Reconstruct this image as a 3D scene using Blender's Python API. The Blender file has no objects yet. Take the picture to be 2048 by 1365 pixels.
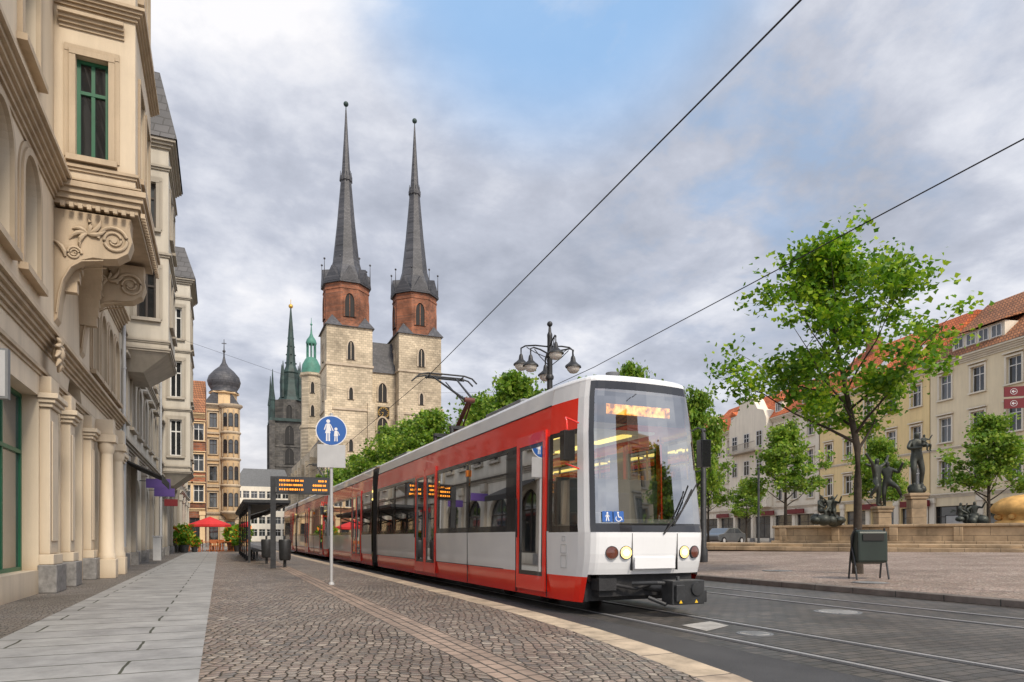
import bpy,math,random,bmesh
import numpy as np
from math import sin,cos,pi,radians,sqrt,atan2
from mathutils import Vector
random.seed(7)
S=bpy.context.scene
COL=S.collection
# ---------------------------------------------------------------- mesh builder
class MB:
    def __init__(s): s.v=[];s.f=[];s.m=[];s.s=[]
    def face(s,pts,mi=0,sm=False):
        b=len(s.v); s.v+= [tuple(float(c) for c in p) for p in pts]; s.f.append(tuple(range(b,b+len(pts)))); s.m.append(mi); s.s.append(sm)
    def add(s,vs,fs,mi=0,sm=False):
        b=len(s.v); s.v+=[tuple(p) for p in vs]
        for f in fs: s.f.append(tuple(b+i for i in f)); s.m.append(mi); s.s.append(sm)
    def box(s,x0,x1,y0,y1,z0,z1,mi=0):
        s.add([(x0,y0,z0),(x1,y0,z0),(x1,y1,z0),(x0,y1,z0),(x0,y0,z1),(x1,y0,z1),(x1,y1,z1),(x0,y1,z1)],
              [(0,3,2,1),(4,5,6,7),(0,1,5,4),(1,2,6,5),(2,3,7,6),(3,0,4,7)],mi)
    def prism(s,poly,ax,a,b,mi=0):
        n=len(poly)
        def P(p,t): return (p[0],t,p[1]) if ax=='y' else ((t,p[0],p[1]) if ax=='x' else (p[0],p[1],t))
        s.add([P(p,a) for p in poly]+[P(p,b) for p in poly],[tuple(range(n))[::-1],tuple(range(n,2*n))]+[(i,(i+1)%n,n+(i+1)%n,n+i) for i in range(n)],mi)
    def tube(s,path,rad,n=8,mi=0,sm=True,cap=True):
        path=[Vector(p) for p in path]
        if not hasattr(rad,'__len__'): rad=[rad]*len(path)
        vs=[]
        for i,p in enumerate(path):
            d=(path[min(i+1,len(path)-1)]-path[max(i-1,0)]).normalized()
            u=d.cross(Vector((0,0,1)))
            if u.length<.05: u=d.cross(Vector((0,1,0)))
            u.normalize(); w=d.cross(u)
            for k in range(n):
                t=2*pi*k/n; vs.append(p+(u*cos(t)+w*sin(t))*rad[i])
        fs=[]
        for i in range(len(path)-1):
            for k in range(n):
                fs.append((i*n+k,i*n+(k+1)%n,(i+1)*n+(k+1)%n,(i+1)*n+k))
        s.add(vs,fs,mi,sm)
        if cap:
            s.add(vs[:n],[tuple(range(n))],mi); s.add(vs[-n:],[tuple(range(n))[::-1]],mi)
    def lathe(s,cx,cy,prof,n=16,mi=0,sm=True,ph=0):
        vs=[(cx+r*cos(2*pi*(k+ph)/n),cy+r*sin(2*pi*(k+ph)/n),z) for r,z in prof for k in range(n)]
        fs=[(i*n+k,i*n+(k+1)%n,(i+1)*n+(k+1)%n,(i+1)*n+k) for i in range(len(prof)-1) for k in range(n)]
        s.add(vs,fs,mi,sm)
        s.add(vs[:n],[tuple(range(n))[::-1]],mi); s.add(vs[-n:],[tuple(range(n))],mi)
    def ball(s,c,r,mi=0,n=12,sz=1):
        s.lathe(c[0],c[1],[(max(r*sin(pi*j/8),.001),c[2]-r*sz*cos(pi*j/8)) for j in range(9)],n,mi)
    def mesh(s,name,mats):
        me=bpy.data.meshes.new(name); me.from_pydata(s.v,[],s.f)
        for m in mats: me.materials.append(m)
        me.polygons.foreach_set('material_index',s.m); me.polygons.foreach_set('use_smooth',s.s); me.update(); return me
    def obj(s,name,mats,parent=None,loc=(0,0,0),rot=(0,0,0),bevel=0,**kw):
        return mk(name,s.mesh(name,mats),parent,loc,rot,bevel,**kw)
def mk(name,me,parent=None,loc=(0,0,0),rot=(0,0,0),bevel=0,label=None,category=None,group=None,kind=None):
    o=bpy.data.objects.new(name,me); COL.objects.link(o); o.location=loc; o.rotation_euler=rot
    if parent: o.parent=parent
    if bevel:
        b=o.modifiers.new('bevel','BEVEL'); b.width=bevel; b.segments=2; b.limit_method='ANGLE'
    for k,v in (('label',label),('category',category),('group',group),('kind',kind)):
        if v: o[k]=v
    return o
def thing(name,label,category,loc,rz=0,group=None):
    o=mk(name,None,None,loc,(0,0,rz),label=label,category=category,group=group); o.empty_display_size=.3; return o
def clone(t,loc,rz=None,label=None,scale=None):
    n=t.copy(); COL.objects.link(n); n.location=loc
    if rz is not None: n.rotation_euler=(0,0,rz)
    if scale: n.scale=scale
    if label: n['label']=label
    def rec(a,b):
        for c in list(a.children):
            d=c.copy(); COL.objects.link(d); d.parent=b; d.matrix_parent_inverse=c.matrix_parent_inverse.copy(); rec(c,d)
    rec(t,n); return n
# ---------------------------------------------------------------- materials
def nt(name):
    m=bpy.data.materials.new(name); m.use_nodes=True; t=m.node_tree; return m,t,t.nodes['Principled BSDF']
def N(t,typ,**k):
    n=t.nodes.new(typ)
    for a,b in k.items():
        if a in n.inputs.keys(): n.inputs[a].default_value=b
        else: setattr(n,a,b)
    return n
def ramp(t,stops):
    r=t.nodes.new('ShaderNodeValToRGB'); e=r.color_ramp.elements
    while len(e)<len(stops): e.new(.5)
    for i,(p,c) in enumerate(stops): e[i].position=p; e[i].color=(*c,1)
    return r
def sc(c,k): return tuple(min(1,max(0,x*k)) for x in c)
def mixc(t,a,b,fac,bt='MIX'):
    m=t.nodes.new('ShaderNodeMix'); m.data_type='RGBA'; m.blend_type=bt
    for s,v in ((0,fac),(6,a),(7,b)):
        if hasattr(v,'links'): t.links.new(v,m.inputs[s])
        else: m.inputs[s].default_value=v if s==0 else (*v,1)
    return m.outputs[2]
def uvz(t):
    tc=t.nodes.new('ShaderNodeTexCoord'); sp=t.nodes.new('ShaderNodeSeparateXYZ'); t.links.new(tc.outputs['Object'],sp.inputs[0])
    a=N(t,'ShaderNodeMath',operation='ADD'); t.links.new(sp.outputs[0],a.inputs[0]); t.links.new(sp.outputs[1],a.inputs[1])
    c=t.nodes.new('ShaderNodeCombineXYZ'); t.links.new(a.outputs[0],c.inputs[0]); t.links.new(sp.outputs[2],c.inputs[1]); return tc,c
def pm(name,col,rough=.6,metal=0,var=.12,vs=1.5,bump=0,bs=30,coat=0,streak=0,emit=0):
    m,t,p=nt(name); tc=t.nodes.new('ShaderNodeTexCoord')
    n=N(t,'ShaderNodeTexNoise',Scale=vs,Detail=6,Roughness=.6); t.links.new(tc.outputs['Object'],n.inputs['Vector'])
    r=ramp(t,[(.3,sc(col,1-var)),(.7,sc(col,1+var))]); t.links.new(n.outputs[0],r.inputs[0]); out=r.outputs[0]
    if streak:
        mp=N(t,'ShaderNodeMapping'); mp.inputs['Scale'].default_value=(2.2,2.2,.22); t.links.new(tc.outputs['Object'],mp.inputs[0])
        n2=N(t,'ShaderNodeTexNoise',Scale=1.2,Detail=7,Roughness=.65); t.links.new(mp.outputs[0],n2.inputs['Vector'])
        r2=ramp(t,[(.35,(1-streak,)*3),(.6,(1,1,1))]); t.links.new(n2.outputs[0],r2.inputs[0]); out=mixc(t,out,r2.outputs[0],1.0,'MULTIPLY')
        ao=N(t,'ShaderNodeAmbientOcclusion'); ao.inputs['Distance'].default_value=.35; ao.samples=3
        r3=ramp(t,[(.15,(.52,.46,.39)),(.85,(1,1,1))]); t.links.new(ao.outputs['AO'],r3.inputs[0]); out=mixc(t,out,r3.outputs[0],1.0,'MULTIPLY')  # occlusion darkening put into the base colour of corners and recesses
    t.links.new(out,p.inputs['Base Color']); p.inputs['Roughness'].default_value=rough; p.inputs['Metallic'].default_value=metal; p.inputs['Coat Weight'].default_value=coat
    if bump:
        n3=N(t,'ShaderNodeTexNoise',Scale=bs,Detail=4); t.links.new(tc.outputs['Object'],n3.inputs['Vector'])
        b=N(t,'ShaderNodeBump',Strength=bump,Distance=.02); t.links.new(n3.outputs[0],b.inputs['Height']); t.links.new(b.outputs[0],p.inputs['Normal'])
    if emit: t.links.new(out,p.inputs['Emission Color']); p.inputs['Emission Strength'].default_value=emit
    return m
def brickm(name,c1,c2,mortar,w,h,ms=.01,rough=.85,flat=False,bump=.5,off=.5,dirt=.25,bd=.01,rotz=0,dscale=.4):
    m,t,p=nt(name)
    if flat:
        tc=t.nodes.new('ShaderNodeTexCoord'); mp=N(t,'ShaderNodeMapping'); mp.inputs['Rotation'].default_value=(0,0,rotz); t.links.new(tc.outputs['Object'],mp.inputs[0]); vec=mp.outputs[0]
    else: tc,c=uvz(t); vec=c.outputs[0]
    nz=N(t,'ShaderNodeTexNoise',Scale=3,Detail=2); t.links.new(vec,nz.inputs['Vector'])
    wob=min(h*.25,.05)
    vm=N(t,'ShaderNodeVectorMath',operation='MULTIPLY_ADD'); t.links.new(nz.outputs['Color'],vm.inputs[0]); vm.inputs[1].default_value=(wob,wob,0); t.links.new(vec,vm.inputs[2])
    b=N(t,'ShaderNodeTexBrick',Scale=1.0); b.offset=off; b.inputs['Brick Width'].default_value=w; b.inputs['Row Height'].default_value=h; b.inputs['Mortar Size'].default_value=ms; b.inputs['Mortar Smooth'].default_value=.2
    b.inputs['Color1'].default_value=(*c1,1); b.inputs['Color2'].default_value=(*c2,1); b.inputs['Mortar'].default_value=(*mortar,1); t.links.new(vm.outputs[0],b.inputs['Vector'])
    n=N(t,'ShaderNodeTexNoise',Scale=dscale,Detail=9,Roughness=.65); t.links.new(tc.outputs['Object'],n.inputs['Vector'])
    r=ramp(t,[(.35,(1-dirt,)*3),(.62,(1+dirt*.3,)*3)]); t.links.new(n.outputs[0],r.inputs[0])
    o=mixc(t,b.outputs[0],r.outputs[0],1.0,'MULTIPLY'); t.links.new(o,p.inputs['Base Color']); p.inputs['Roughness'].default_value=rough
    n2=N(t,'ShaderNodeTexNoise',Scale=18,Detail=5); t.links.new(tc.outputs['Object'],n2.inputs['Vector'])
    ad=N(t,'ShaderNodeMath',operation='MULTIPLY_ADD'); t.links.new(b.outputs['Fac'],ad.inputs[0]); ad.inputs[1].default_value=-1; t.links.new(n2.outputs[0],ad.inputs[2])
    bp=N(t,'ShaderNodeBump',Strength=bump,Distance=bd); t.links.new(ad.outputs[0],bp.inputs['Height']); t.links.new(bp.outputs[0],p.inputs['Normal'])
    return m
def cobble(name,cols,scale,joint,rnd=.55,rough=.6,rot=0,dist=.012,wob=.45):
    m,t,p=nt(name); tc=t.nodes.new('ShaderNodeTexCoord'); mp=N(t,'ShaderNodeMapping'); mp.inputs['Rotation'].default_value=(0,0,rot); mp.inputs['Scale'].default_value=(1,.8,1)
    t.links.new(tc.outputs['Object'],mp.inputs[0])
    nz=N(t,'ShaderNodeTexNoise',Scale=.55,Detail=1); t.links.new(mp.outputs[0],nz.inputs['Vector'])
    vm=N(t,'ShaderNodeVectorMath',operation='MULTIPLY_ADD'); t.links.new(nz.outputs['Color'],vm.inputs[0]); vm.inputs[1].default_value=(wob,wob*2,0); t.links.new(mp.outputs[0],vm.inputs[2])
    v=N(t,'ShaderNodeTexVoronoi',Scale=scale,Randomness=rnd); v.voronoi_dimensions='2D'
    e=N(t,'ShaderNodeTexVoronoi',Scale=scale,Randomness=rnd); e.voronoi_dimensions='2D'; e.feature='DISTANCE_TO_EDGE'
    for q in (v,e): t.links.new(vm.outputs[0],q.inputs['Vector'])
    sp=t.nodes.new('ShaderNodeSeparateColor'); t.links.new(v.outputs['Color'],sp.inputs[0])
    r=ramp(t,[(i/(len(cols)-1),c) for i,c in enumerate(cols)]); t.links.new(sp.outputs[0],r.inputs[0])
    jr=ramp(t,[(.03,(0,0,0)),(.11,(1,1,1))]); t.links.new(e.outputs[0],jr.inputs[0])
    c=mixc(t,joint,r.outputs[0],jr.outputs[0])
    n=N(t,'ShaderNodeTexNoise',Scale=.5,Detail=9,Roughness=.65); t.links.new(tc.outputs['Object'],n.inputs['Vector'])
    rr=ramp(t,[(.32,(.6,.58,.54)),(.62,(1.0,1.0,1.0))]); t.links.new(n.outputs[0],rr.inputs[0]); c=mixc(t,c,rr.outputs[0],1.0,'MULTIPLY')
    t.links.new(c,p.inputs['Base Color'])
    n2=N(t,'ShaderNodeTexNoise',Scale=40,Detail=4); t.links.new(tc.outputs['Object'],n2.inputs['Vector'])
    hr=ramp(t,[(.0,(0,0,0)),(.12,(.7,.7,.7)),(.4,(1,1,1))]); t.links.new(e.outputs[0],hr.inputs[0])
    ad=N(t,'ShaderNodeMath',operation='MULTIPLY_ADD'); t.links.new(n2.outputs[0],ad.inputs[0]); ad.inputs[1].default_value=.25; t.links.new(hr.outputs[0],ad.inputs[2])
    ad2=N(t,'ShaderNodeMath',operation='MULTIPLY_ADD'); t.links.new(sp.outputs[1],ad2.inputs[0]); ad2.inputs[1].default_value=.4; t.links.new(ad.outputs[0],ad2.inputs[2])
    bp=N(t,'ShaderNodeBump',Strength=1.0,Distance=dist); t.links.new(ad2.outputs[0],bp.inputs['Height']); t.links.new(bp.outputs[0],p.inputs['Normal'])
    p.inputs['Roughness'].default_value=rough; return m
def glassm(name,tint,refl=.25,dark=True):
    m,t,p=nt(name)
    if dark:
        oi=t.nodes.new('ShaderNodeObjectInfo'); tc=t.nodes.new('ShaderNodeTexCoord'); n=N(t,'ShaderNodeTexNoise',Scale=1.1,Detail=3); t.links.new(tc.outputs['Object'],n.inputs['Vector'])
        r=ramp(t,[(.0,sc(tint,.5)),(.6,tint),(1,sc(tint,4))]); t.links.new(oi.outputs['Random'],r.inputs[0])
        o=mixc(t,r.outputs[0],sc(tint,.4),n.outputs[0]); t.links.new(o,p.inputs['Base Color'])
        p.inputs['Roughness'].default_value=.04; p.inputs['Specular IOR Level'].default_value=.8; p.inputs['Coat Weight'].default_value=refl
        n2=N(t,'ShaderNodeTexNoise',Scale=.8,Detail=1); t.links.new(tc.outputs['Object'],n2.inputs['Vector']); b=N(t,'ShaderNodeBump',Strength=.08,Distance=.1); t.links.new(n2.outputs[0],b.inputs['Height']); t.links.new(b.outputs[0],p.inputs['Normal'])
    else:
        g=N(t,'ShaderNodeBsdfGlossy',Roughness=.02); tr=N(t,'ShaderNodeBsdfTransparent'); tr.inputs[0].default_value=(*tint,1); f=N(t,'ShaderNodeFresnel',IOR=1.5)
        a=N(t,'ShaderNodeMath',operation='MULTIPLY_ADD'); t.links.new(f.outputs[0],a.inputs[0]); a.inputs[1].default_value=1.2; a.inputs[2].default_value=refl; a.use_clamp=True
        mx=t.nodes.new('ShaderNodeMixShader'); t.links.new(a.outputs[0],mx.inputs[0]); t.links.new(tr.outputs[0],mx.inputs[1]); t.links.new(g.outputs[0],mx.inputs[2]); t.links.new(mx.outputs[0],t.nodes['Material Output'].inputs[0])
    return m
M={}
M['red']=pm('red_paint',(.98,.03,.012),.22,0,.04,1,coat=.6)
M['white']=pm('white_paint',(.80,.81,.82),.28,0,.04,.8,coat=.6)
M['black']=pm('black_gloss',(.012,.012,.014),.15,0,.2,2,coat=.5)
M['rubber']=pm('black_rubber',(.02,.02,.022),.7,0,.3,6,bump=.3)
M['steel']=pm('dark_steel',(.05,.052,.055),.5,.5,.3,5,bump=.2)
M['rail']=pm('polished_rail',(.42,.42,.43),.35,.3,.15,3)
M['grey']=pm('grey_metal',(.2,.21,.22),.5,.3,.15,3)
M['lgrey']=pm('light_grey_metal',(.46,.47,.48),.5,.1,.1,3)
M['tglass']=glassm('tram_glass',(.66,.69,.68),.15,False)
M['wglass']=glassm('windshield_glass',(.66,.71,.71),.34,False)
M['win']=glassm('window_glass',(.04,.045,.05),.3)
M['yellow']=pm('yellow_rail',(.8,.5,.03),.4)
M['amber']=pm('amber_led',(1,.33,.025),.5,emit=1.2,var=.02)
# soft blurred amber lettering strip of the destination display
m_,t_,p_=nt('amber_display'); tc_=t_.nodes.new('ShaderNodeTexCoord'); mp_=N(t_,'ShaderNodeMapping'); mp_.inputs['Scale'].default_value=(9,1,7); t_.links.new(tc_.outputs['Object'],mp_.inputs[0])
n_=N(t_,'ShaderNodeTexNoise',Scale=1.3,Detail=3); t_.links.new(mp_.outputs[0],n_.inputs['Vector']); r_=ramp(t_,[(.36,(.25,.06,.0)),(.5,(1,.36,.03)),(.66,(1,.62,.12))]); t_.links.new(n_.outputs[0],r_.inputs[0])
t_.links.new(r_.outputs[0],p_.inputs['Base Color']); t_.links.new(r_.outputs[0],p_.inputs['Emission Color']); p_.inputs['Emission Strength'].default_value=2.3; M['amberb']=m_
M['lampon']=pm('headlight_lit',(1,.66,.20),.3,emit=2.0,var=.02)
M['lampcore']=pm('headlight_core',(1,.9,.6),.3,emit=6,var=.02)
M['lampoff']=pm('tail_lamp_glass',(.12,.03,.015),.15,coat=.8)
M['ceil']=pm('tram_ceiling',(.75,.66,.45),.6,emit=.3)
M['striplight']=pm('interior_light',(1,.72,.2),.5,emit=2.4)
M['seat']=pm('seat_fabric',(.12,.14,.2),.8)
M['orange']=pm('orange_lamp',(.9,.25,.02),.3)
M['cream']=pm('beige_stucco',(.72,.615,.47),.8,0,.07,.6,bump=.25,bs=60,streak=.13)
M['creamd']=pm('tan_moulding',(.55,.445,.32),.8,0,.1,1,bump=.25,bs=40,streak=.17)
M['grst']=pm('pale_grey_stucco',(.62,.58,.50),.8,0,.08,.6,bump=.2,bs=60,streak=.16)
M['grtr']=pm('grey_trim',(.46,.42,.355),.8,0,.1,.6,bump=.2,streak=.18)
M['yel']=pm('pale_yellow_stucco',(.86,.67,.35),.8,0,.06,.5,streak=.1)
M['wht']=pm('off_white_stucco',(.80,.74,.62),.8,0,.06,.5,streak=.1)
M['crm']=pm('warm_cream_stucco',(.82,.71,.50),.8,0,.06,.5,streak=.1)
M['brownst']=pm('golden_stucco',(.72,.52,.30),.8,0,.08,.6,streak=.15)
M['granite']=pm('granite_plinth',(.22,.215,.21),.55,0,.35,9,bump=.3)
M['green']=pm('green_window_paint',(.015,.12,.06),.4)
M['wframe']=pm('white_window_frame',(.7,.7,.68),.5)
M['dframe']=pm('dark_window_frame',(.05,.04,.035),.5)
M['slate']=brickm('slate_roof',(.05,.053,.063),(.095,.095,.105),(.03,.03,.033),.5,.3,.02,.55,bump=.4,dscale=.15,dirt=.4)
M['stone']=brickm('rubble_stone',(.68,.57,.41),(.48,.40,.285),(.38,.32,.235),.75,.42,.03,.9,bump=.6,dirt=.48,dscale=.13,bd=.05)
M['stone2']=pm('dressed_stone',(.48,.40,.30),.9,0,.25,.6)
M['brick']=brickm('red_brick',(.38,.13,.06),(.20,.08,.045),(.24,.15,.11),.6,.25,.03,.9,bump=.5,dirt=.6,dscale=.35)
M['dstone']=brickm('dark_tower_stone',(.085,.08,.075),(.13,.12,.105),(.06,.06,.06),1.2,.6,.04,.9,bump=.4,dirt=.5)
M['copper']=pm('green_copper',(.07,.22,.165),.6,0,.4,.5)
M['dcopper']=pm('dark_green_copper',(.022,.045,.041),.6,0,.6,.4)
M['gold']=pm('gilded_metal',(.7,.42,.09),.4,.7)
M['tile']=brickm('orange_roof_tiles',(.78,.20,.055),(.58,.135,.04),(.3,.08,.03),.3,.33,.04,.8,bump=.6,dirt=.35,bd=.04,dscale=.3)
M['tileb']=brickm('brown_roof_tiles',(.50,.21,.095),(.34,.15,.075),(.15,.07,.04),.3,.33,.04,.85,bump=.6,dirt=.35,bd=.04,dscale=.3)
M['dark']=pm('dark_opening',(.012,.011,.01),.7)
M['bronze']=pm('dark_bronze',(.045,.05,.042),.5,.4,.5,3,bump=.4,bs=14)
M['sand']=brickm('sandstone',(.46,.34,.215),(.37,.275,.175),(.2,.155,.1),1.3,.45,.015,.85,bump=.4,dirt=.45,dscale=.8)
M['sandr']=pm('golden_sandstone',(.66,.38,.12),.8,0,.4,1.5,bump=.7,bs=6)
M['bark']=pm('tree_bark',(.05,.038,.028),.9,0,.4,7,bump=.6,bs=25)
M['blue']=pm('sign_blue',(.01,.10,.38),.4,coat=.3,var=.03)
M['purple']=pm('purple_sign',(.09,.05,.22),.5)
M['signw']=pm('sign_white',(.78,.78,.78),.4,var=.03)
M['signr']=pm('sign_red',(.16,.008,.012),.5,var=.05)
M['lampglass']=pm('lamp_globe',(.66,.62,.56),.3)
M['wood']=pm('orange_wood',(.42,.13,.04),.6)
M['umb']=pm('red_canvas',(.65,.035,.035),.8)
M['slab']=brickm('granite_slabs',(.36,.36,.35),(.30,.30,.295),(.055,.06,.04),1.9,.62,.014,.6,flat=True,bump=.5,off=.37,dirt=.28,dscale=2.2,bd=.01)
M['setts']=cobble('paving_setts',[(.17,.135,.11),(.30,.245,.195),(.23,.17,.14),(.43,.365,.295),(.15,.135,.12),(.33,.255,.20)],11.5,(.028,.027,.018),.5,.38,.35,dist=.016)
M['settss']=cobble('small_mosaic_setts',[(.16,.15,.14),(.26,.235,.21),(.2,.17,.15)],16,(.04,.038,.03),.7,.6)
M['plaza']=cobble('plaza_setts',[(.30,.235,.20),(.45,.35,.29),(.38,.27,.225),(.54,.45,.38)],10,(.08,.065,.045),.5,.55,.2)
M['band']=brickm('pink_brick_band',(.38,.28,.215),(.30,.225,.175),(.07,.06,.045),.22,.13,.012,.7,flat=True,bump=.6,rotz=pi/2,dirt=.35,dscale=2)
M['road']=brickm('track_paving',(.082,.08,.078),(.135,.12,.108),(.035,.035,.03),.26,.14,.012,.45,flat=True,bump=.55,rotz=0,dirt=.5,dscale=.5)
M['asph']=pm('asphalt',(.052,.052,.054),.65,0,.3,1.2,bump=.5,bs=120)
M['kerb']=brickm('sandstone_kerb',(.56,.45,.32),(.46,.365,.27),(.12,.1,.08),.95,6,.012,.7,flat=True,bump=.5,rotz=pi/2,dirt=.4,dscale=3)
M['kerbd']=brickm('dark_kerb',(.18,.155,.135),(.14,.12,.105),(.05,.05,.045),1.0,6,.012,.7,flat=True,bump=.5,rotz=pi/2,dirt=.3,dscale=3)
M['ground']=pm('town_ground',(.22,.2,.18),.8,0,.2,.15,bump=.3,bs=4)
M['patch']=pm('concrete_patch',(.36,.35,.33),.7,0,.25,4,bump=.3)
def leafm(name,a,b,c):
    m,t,p=nt(name); g=t.nodes.new('ShaderNodeNewGeometry'); r=ramp(t,[(0,a),(.55,b),(1,c)]); t.links.new(g.outputs['Random Per Island'],r.inputs[0])
    tc=t.nodes.new('ShaderNodeTexCoord'); n=N(t,'ShaderNodeTexNoise',Scale=.9,Detail=3); t.links.new(tc.outputs['Object'],n.inputs['Vector'])
    r2=ramp(t,[(.38,(.5,.56,.45)),(.62,(1.15,1.1,1.0))]); t.links.new(n.outputs[0],r2.inputs[0]); o=mixc(t,r.outputs[0],r2.outputs[0],1.0,'MULTIPLY')
    t.links.new(o,p.inputs['Base Color']); p.inputs['Roughness'].default_value=.5
    tl=t.nodes.new('ShaderNodeBsdfTranslucent'); t.links.new(o,tl.inputs[0]); mx=N(t,'ShaderNodeMixShader'); mx.inputs[0].default_value=.45
    t.links.new(p.outputs[0],mx.inputs[1]); t.links.new(tl.outputs[0],mx.inputs[2]); t.links.new(mx.outputs[0],t.nodes['Material Output'].inputs[0]); return m
M['leaf']=leafm('maple_leaves',(.07,.20,.010),(.21,.42,.018),(.48,.64,.04))
M['leaf2']=leafm('young_leaves',(.10,.24,.02),(.25,.42,.045),(.46,.58,.09))
# ---------------------------------------------------------------- ground
def strip(name,mat,pl,pr,z,sides=False):
    mb=MB()
    for i in range(len(pl)-1):
        a,b,c,d=pl[i],pr[i],pr[i+1],pl[i+1]
        mb.face([(*a,z),(*b,z),(*c,z),(*d,z)])
        if sides: mb.face([(*b,z-.16),(*c,z-.16),(*c,z),(*b,z)])
    return mb.obj(name,[mat],kind='structure')
mb=MB(); mb.face([(-3000,-3000,0),(3000,-3000,0),(3000,3000,0),(-3000,3000,0)]); mb.obj('ground',[M['ground']],kind='structure')
ko=[(2.6,-3),(2.75,.5),(3.1,2.0),(3.4,3.0),(3.72,4.2),(3.93,5.5),(4.1,7),(4.2,8.8),(4.25,12),(4.25,24),(4.25,66)]
ki=[(x-.36,y) for x,y in ko]; zp=.12
strip('kerb',M['kerb'],ki,ko,zp,sides=True)
bd=[(2.35 if y>2 else 2.2,y) for x,y in ki]
strip('pavement',M['setts'],bd,ki,zp)
def rect(name,mat,x0,x1,y0,y1,z): 
    mb=MB(); mb.face([(x0,y0,z),(x1,y0,z),(x1,y1,z),(x0,y1,z)]); return mb.obj(name,[mat],kind='structure')
strip('pavement_band',M['band'],[(1.93,y) for x,y in bd],bd,zp)
rect('pavement_setts',M['setts'],-.15,1.93,-3,66,zp)
rect('footpath_slabs',M['slab'],-2.15,-.15,-3,66,zp)
rect('pavement_edge',M['settss'],-3.6,-2.15,-3,66,zp)
mb=MB(); mb.box(-3.6,4.25,66,66.3,0,.12); mb.obj('kerb_end',[M['kerbd']],kind='structure')
rect('asphalt_strip',M['asph'],2,5.05,-3,250,.004)
rect('road',M['road'],5.05,12.4,-3,250,.004)
mb=MB(); mb.box(12.4,12.7,-3,120,0,.13); mb.obj('kerb_far',[M['kerbd']],kind='structure',bevel=.015)
def pz(x): return .12+.5*min(1,max(0,(x-12.7)/20))
mb=MB(); xs=[12.7]+[13.7+i*2 for i in range(10)]+[34,60,90]
for i in range(len(xs)-1): mb.face([(xs[i],-12,pz(xs[i])),(xs[i+1],-12,pz(xs[i+1])),(xs[i+1],120,pz(xs[i+1])),(xs[i],120,pz(xs[i]))])
mb.obj('plaza',[M['plaza']],kind='structure')
for x in (5.5,6.58,9.75,10.8):
    mb=MB(); mb.box(x-.04,x+.025,-3,200,.002,.014,0); mb.box(x+.027,x+.09,-3,200,.002,.0095,1); mb.box(x-.12,x-.042,-3,200,.002,.0085,2)
    mb.obj('tram_rail',[M['rail'],M['dark'],M['asph']],label='polished steel tram rail set flush in the paved road',category='rail',group='tram rails in the road')
def manhole(x,y,r,z=.004):
    mb=MB(); mb.lathe(0,0,[(r,0),(r,.006)],28,0); mb.lathe(0,0,[(r*.8,.006),(r*.8,.009)],28,1); 
    for k in range(-3,4): mb.box(-r*.6,r*.6,k*r*.2-.01,k*r*.2+.01,.009,.013,0)
    mb.obj('manhole_cover',[M['grey'],M['patch']],loc=(x,y,z),label='round metal manhole cover in the paved road',category='manhole cover',group='manhole covers in the street')
manhole(9.1,8.0,.36); manhole(6.1,6.6,.22); manhole(15.5,15.8,.45,pz(15.5)); manhole(13.9,11.3,.4,pz(13.9))
mb=MB(); mb.face([(5.68,7.0,.0105),(6.3,7.3,.0105),(6.4,7.8,.0105),(5.75,7.6,.0105)]); mb.obj('road_patch',[M['patch']],kind='structure')
# ---------------------------------------------------------------- windows & walls
WC={}
def winmesh(w,h,arch,fm,mull=1,trans=True):
    k=(round(w,2),round(h,2),arch,fm,mull,trans)
    if k in WC: return WC[k]
    mb=MB(); t=.07; hw=w/2; top=h-hw if arch else h
    mb.box(-hw,-hw+t,-.03,.04,0,top); mb.box(hw-t,hw,-.03,.04,0,top); mb.box(-hw+t,hw-t,-.03,.04,0,t)
    for i in range(mull): 
        x=-hw+w*(i+1)/(mull+1); mb.box(x-.035,x+.035,-.025,.03,t,(h-.02 if arch else h-t))
    if trans: mb.box(-hw+t,hw-t,-.035,.03,h*.66,h*.66+.07)
    if arch:
        a=[(hw*cos(pi*i/12),top+hw*sin(pi*i/12)) for i in range(13)]; b=[((hw-t)*cos(pi*i/12),top+(hw-t)*sin(pi*i/12)) for i in range(13)]
        for i in range(12):
            mb.face([(a[i][0],-.03,a[i][1]),(a[i+1][0],-.03,a[i+1][1]),(b[i+1][0],-.03,b[i+1][1]),(b[i][0],-.03,b[i][1])])
        mb.face([(-hw,.01,0),(hw,.01,0)]+[(x,.01,z) for x,z in a],1)
    else:
        mb.box(-hw+t,hw-t,-.03,.04,h-t,h); mb.face([(-hw,.01,0),(hw,.01,0),(hw,.01,h),(-hw,.01,h)],1)
    me=mb.mesh('window',[M[fm],M['win']]); WC[k]=me; return me
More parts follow.
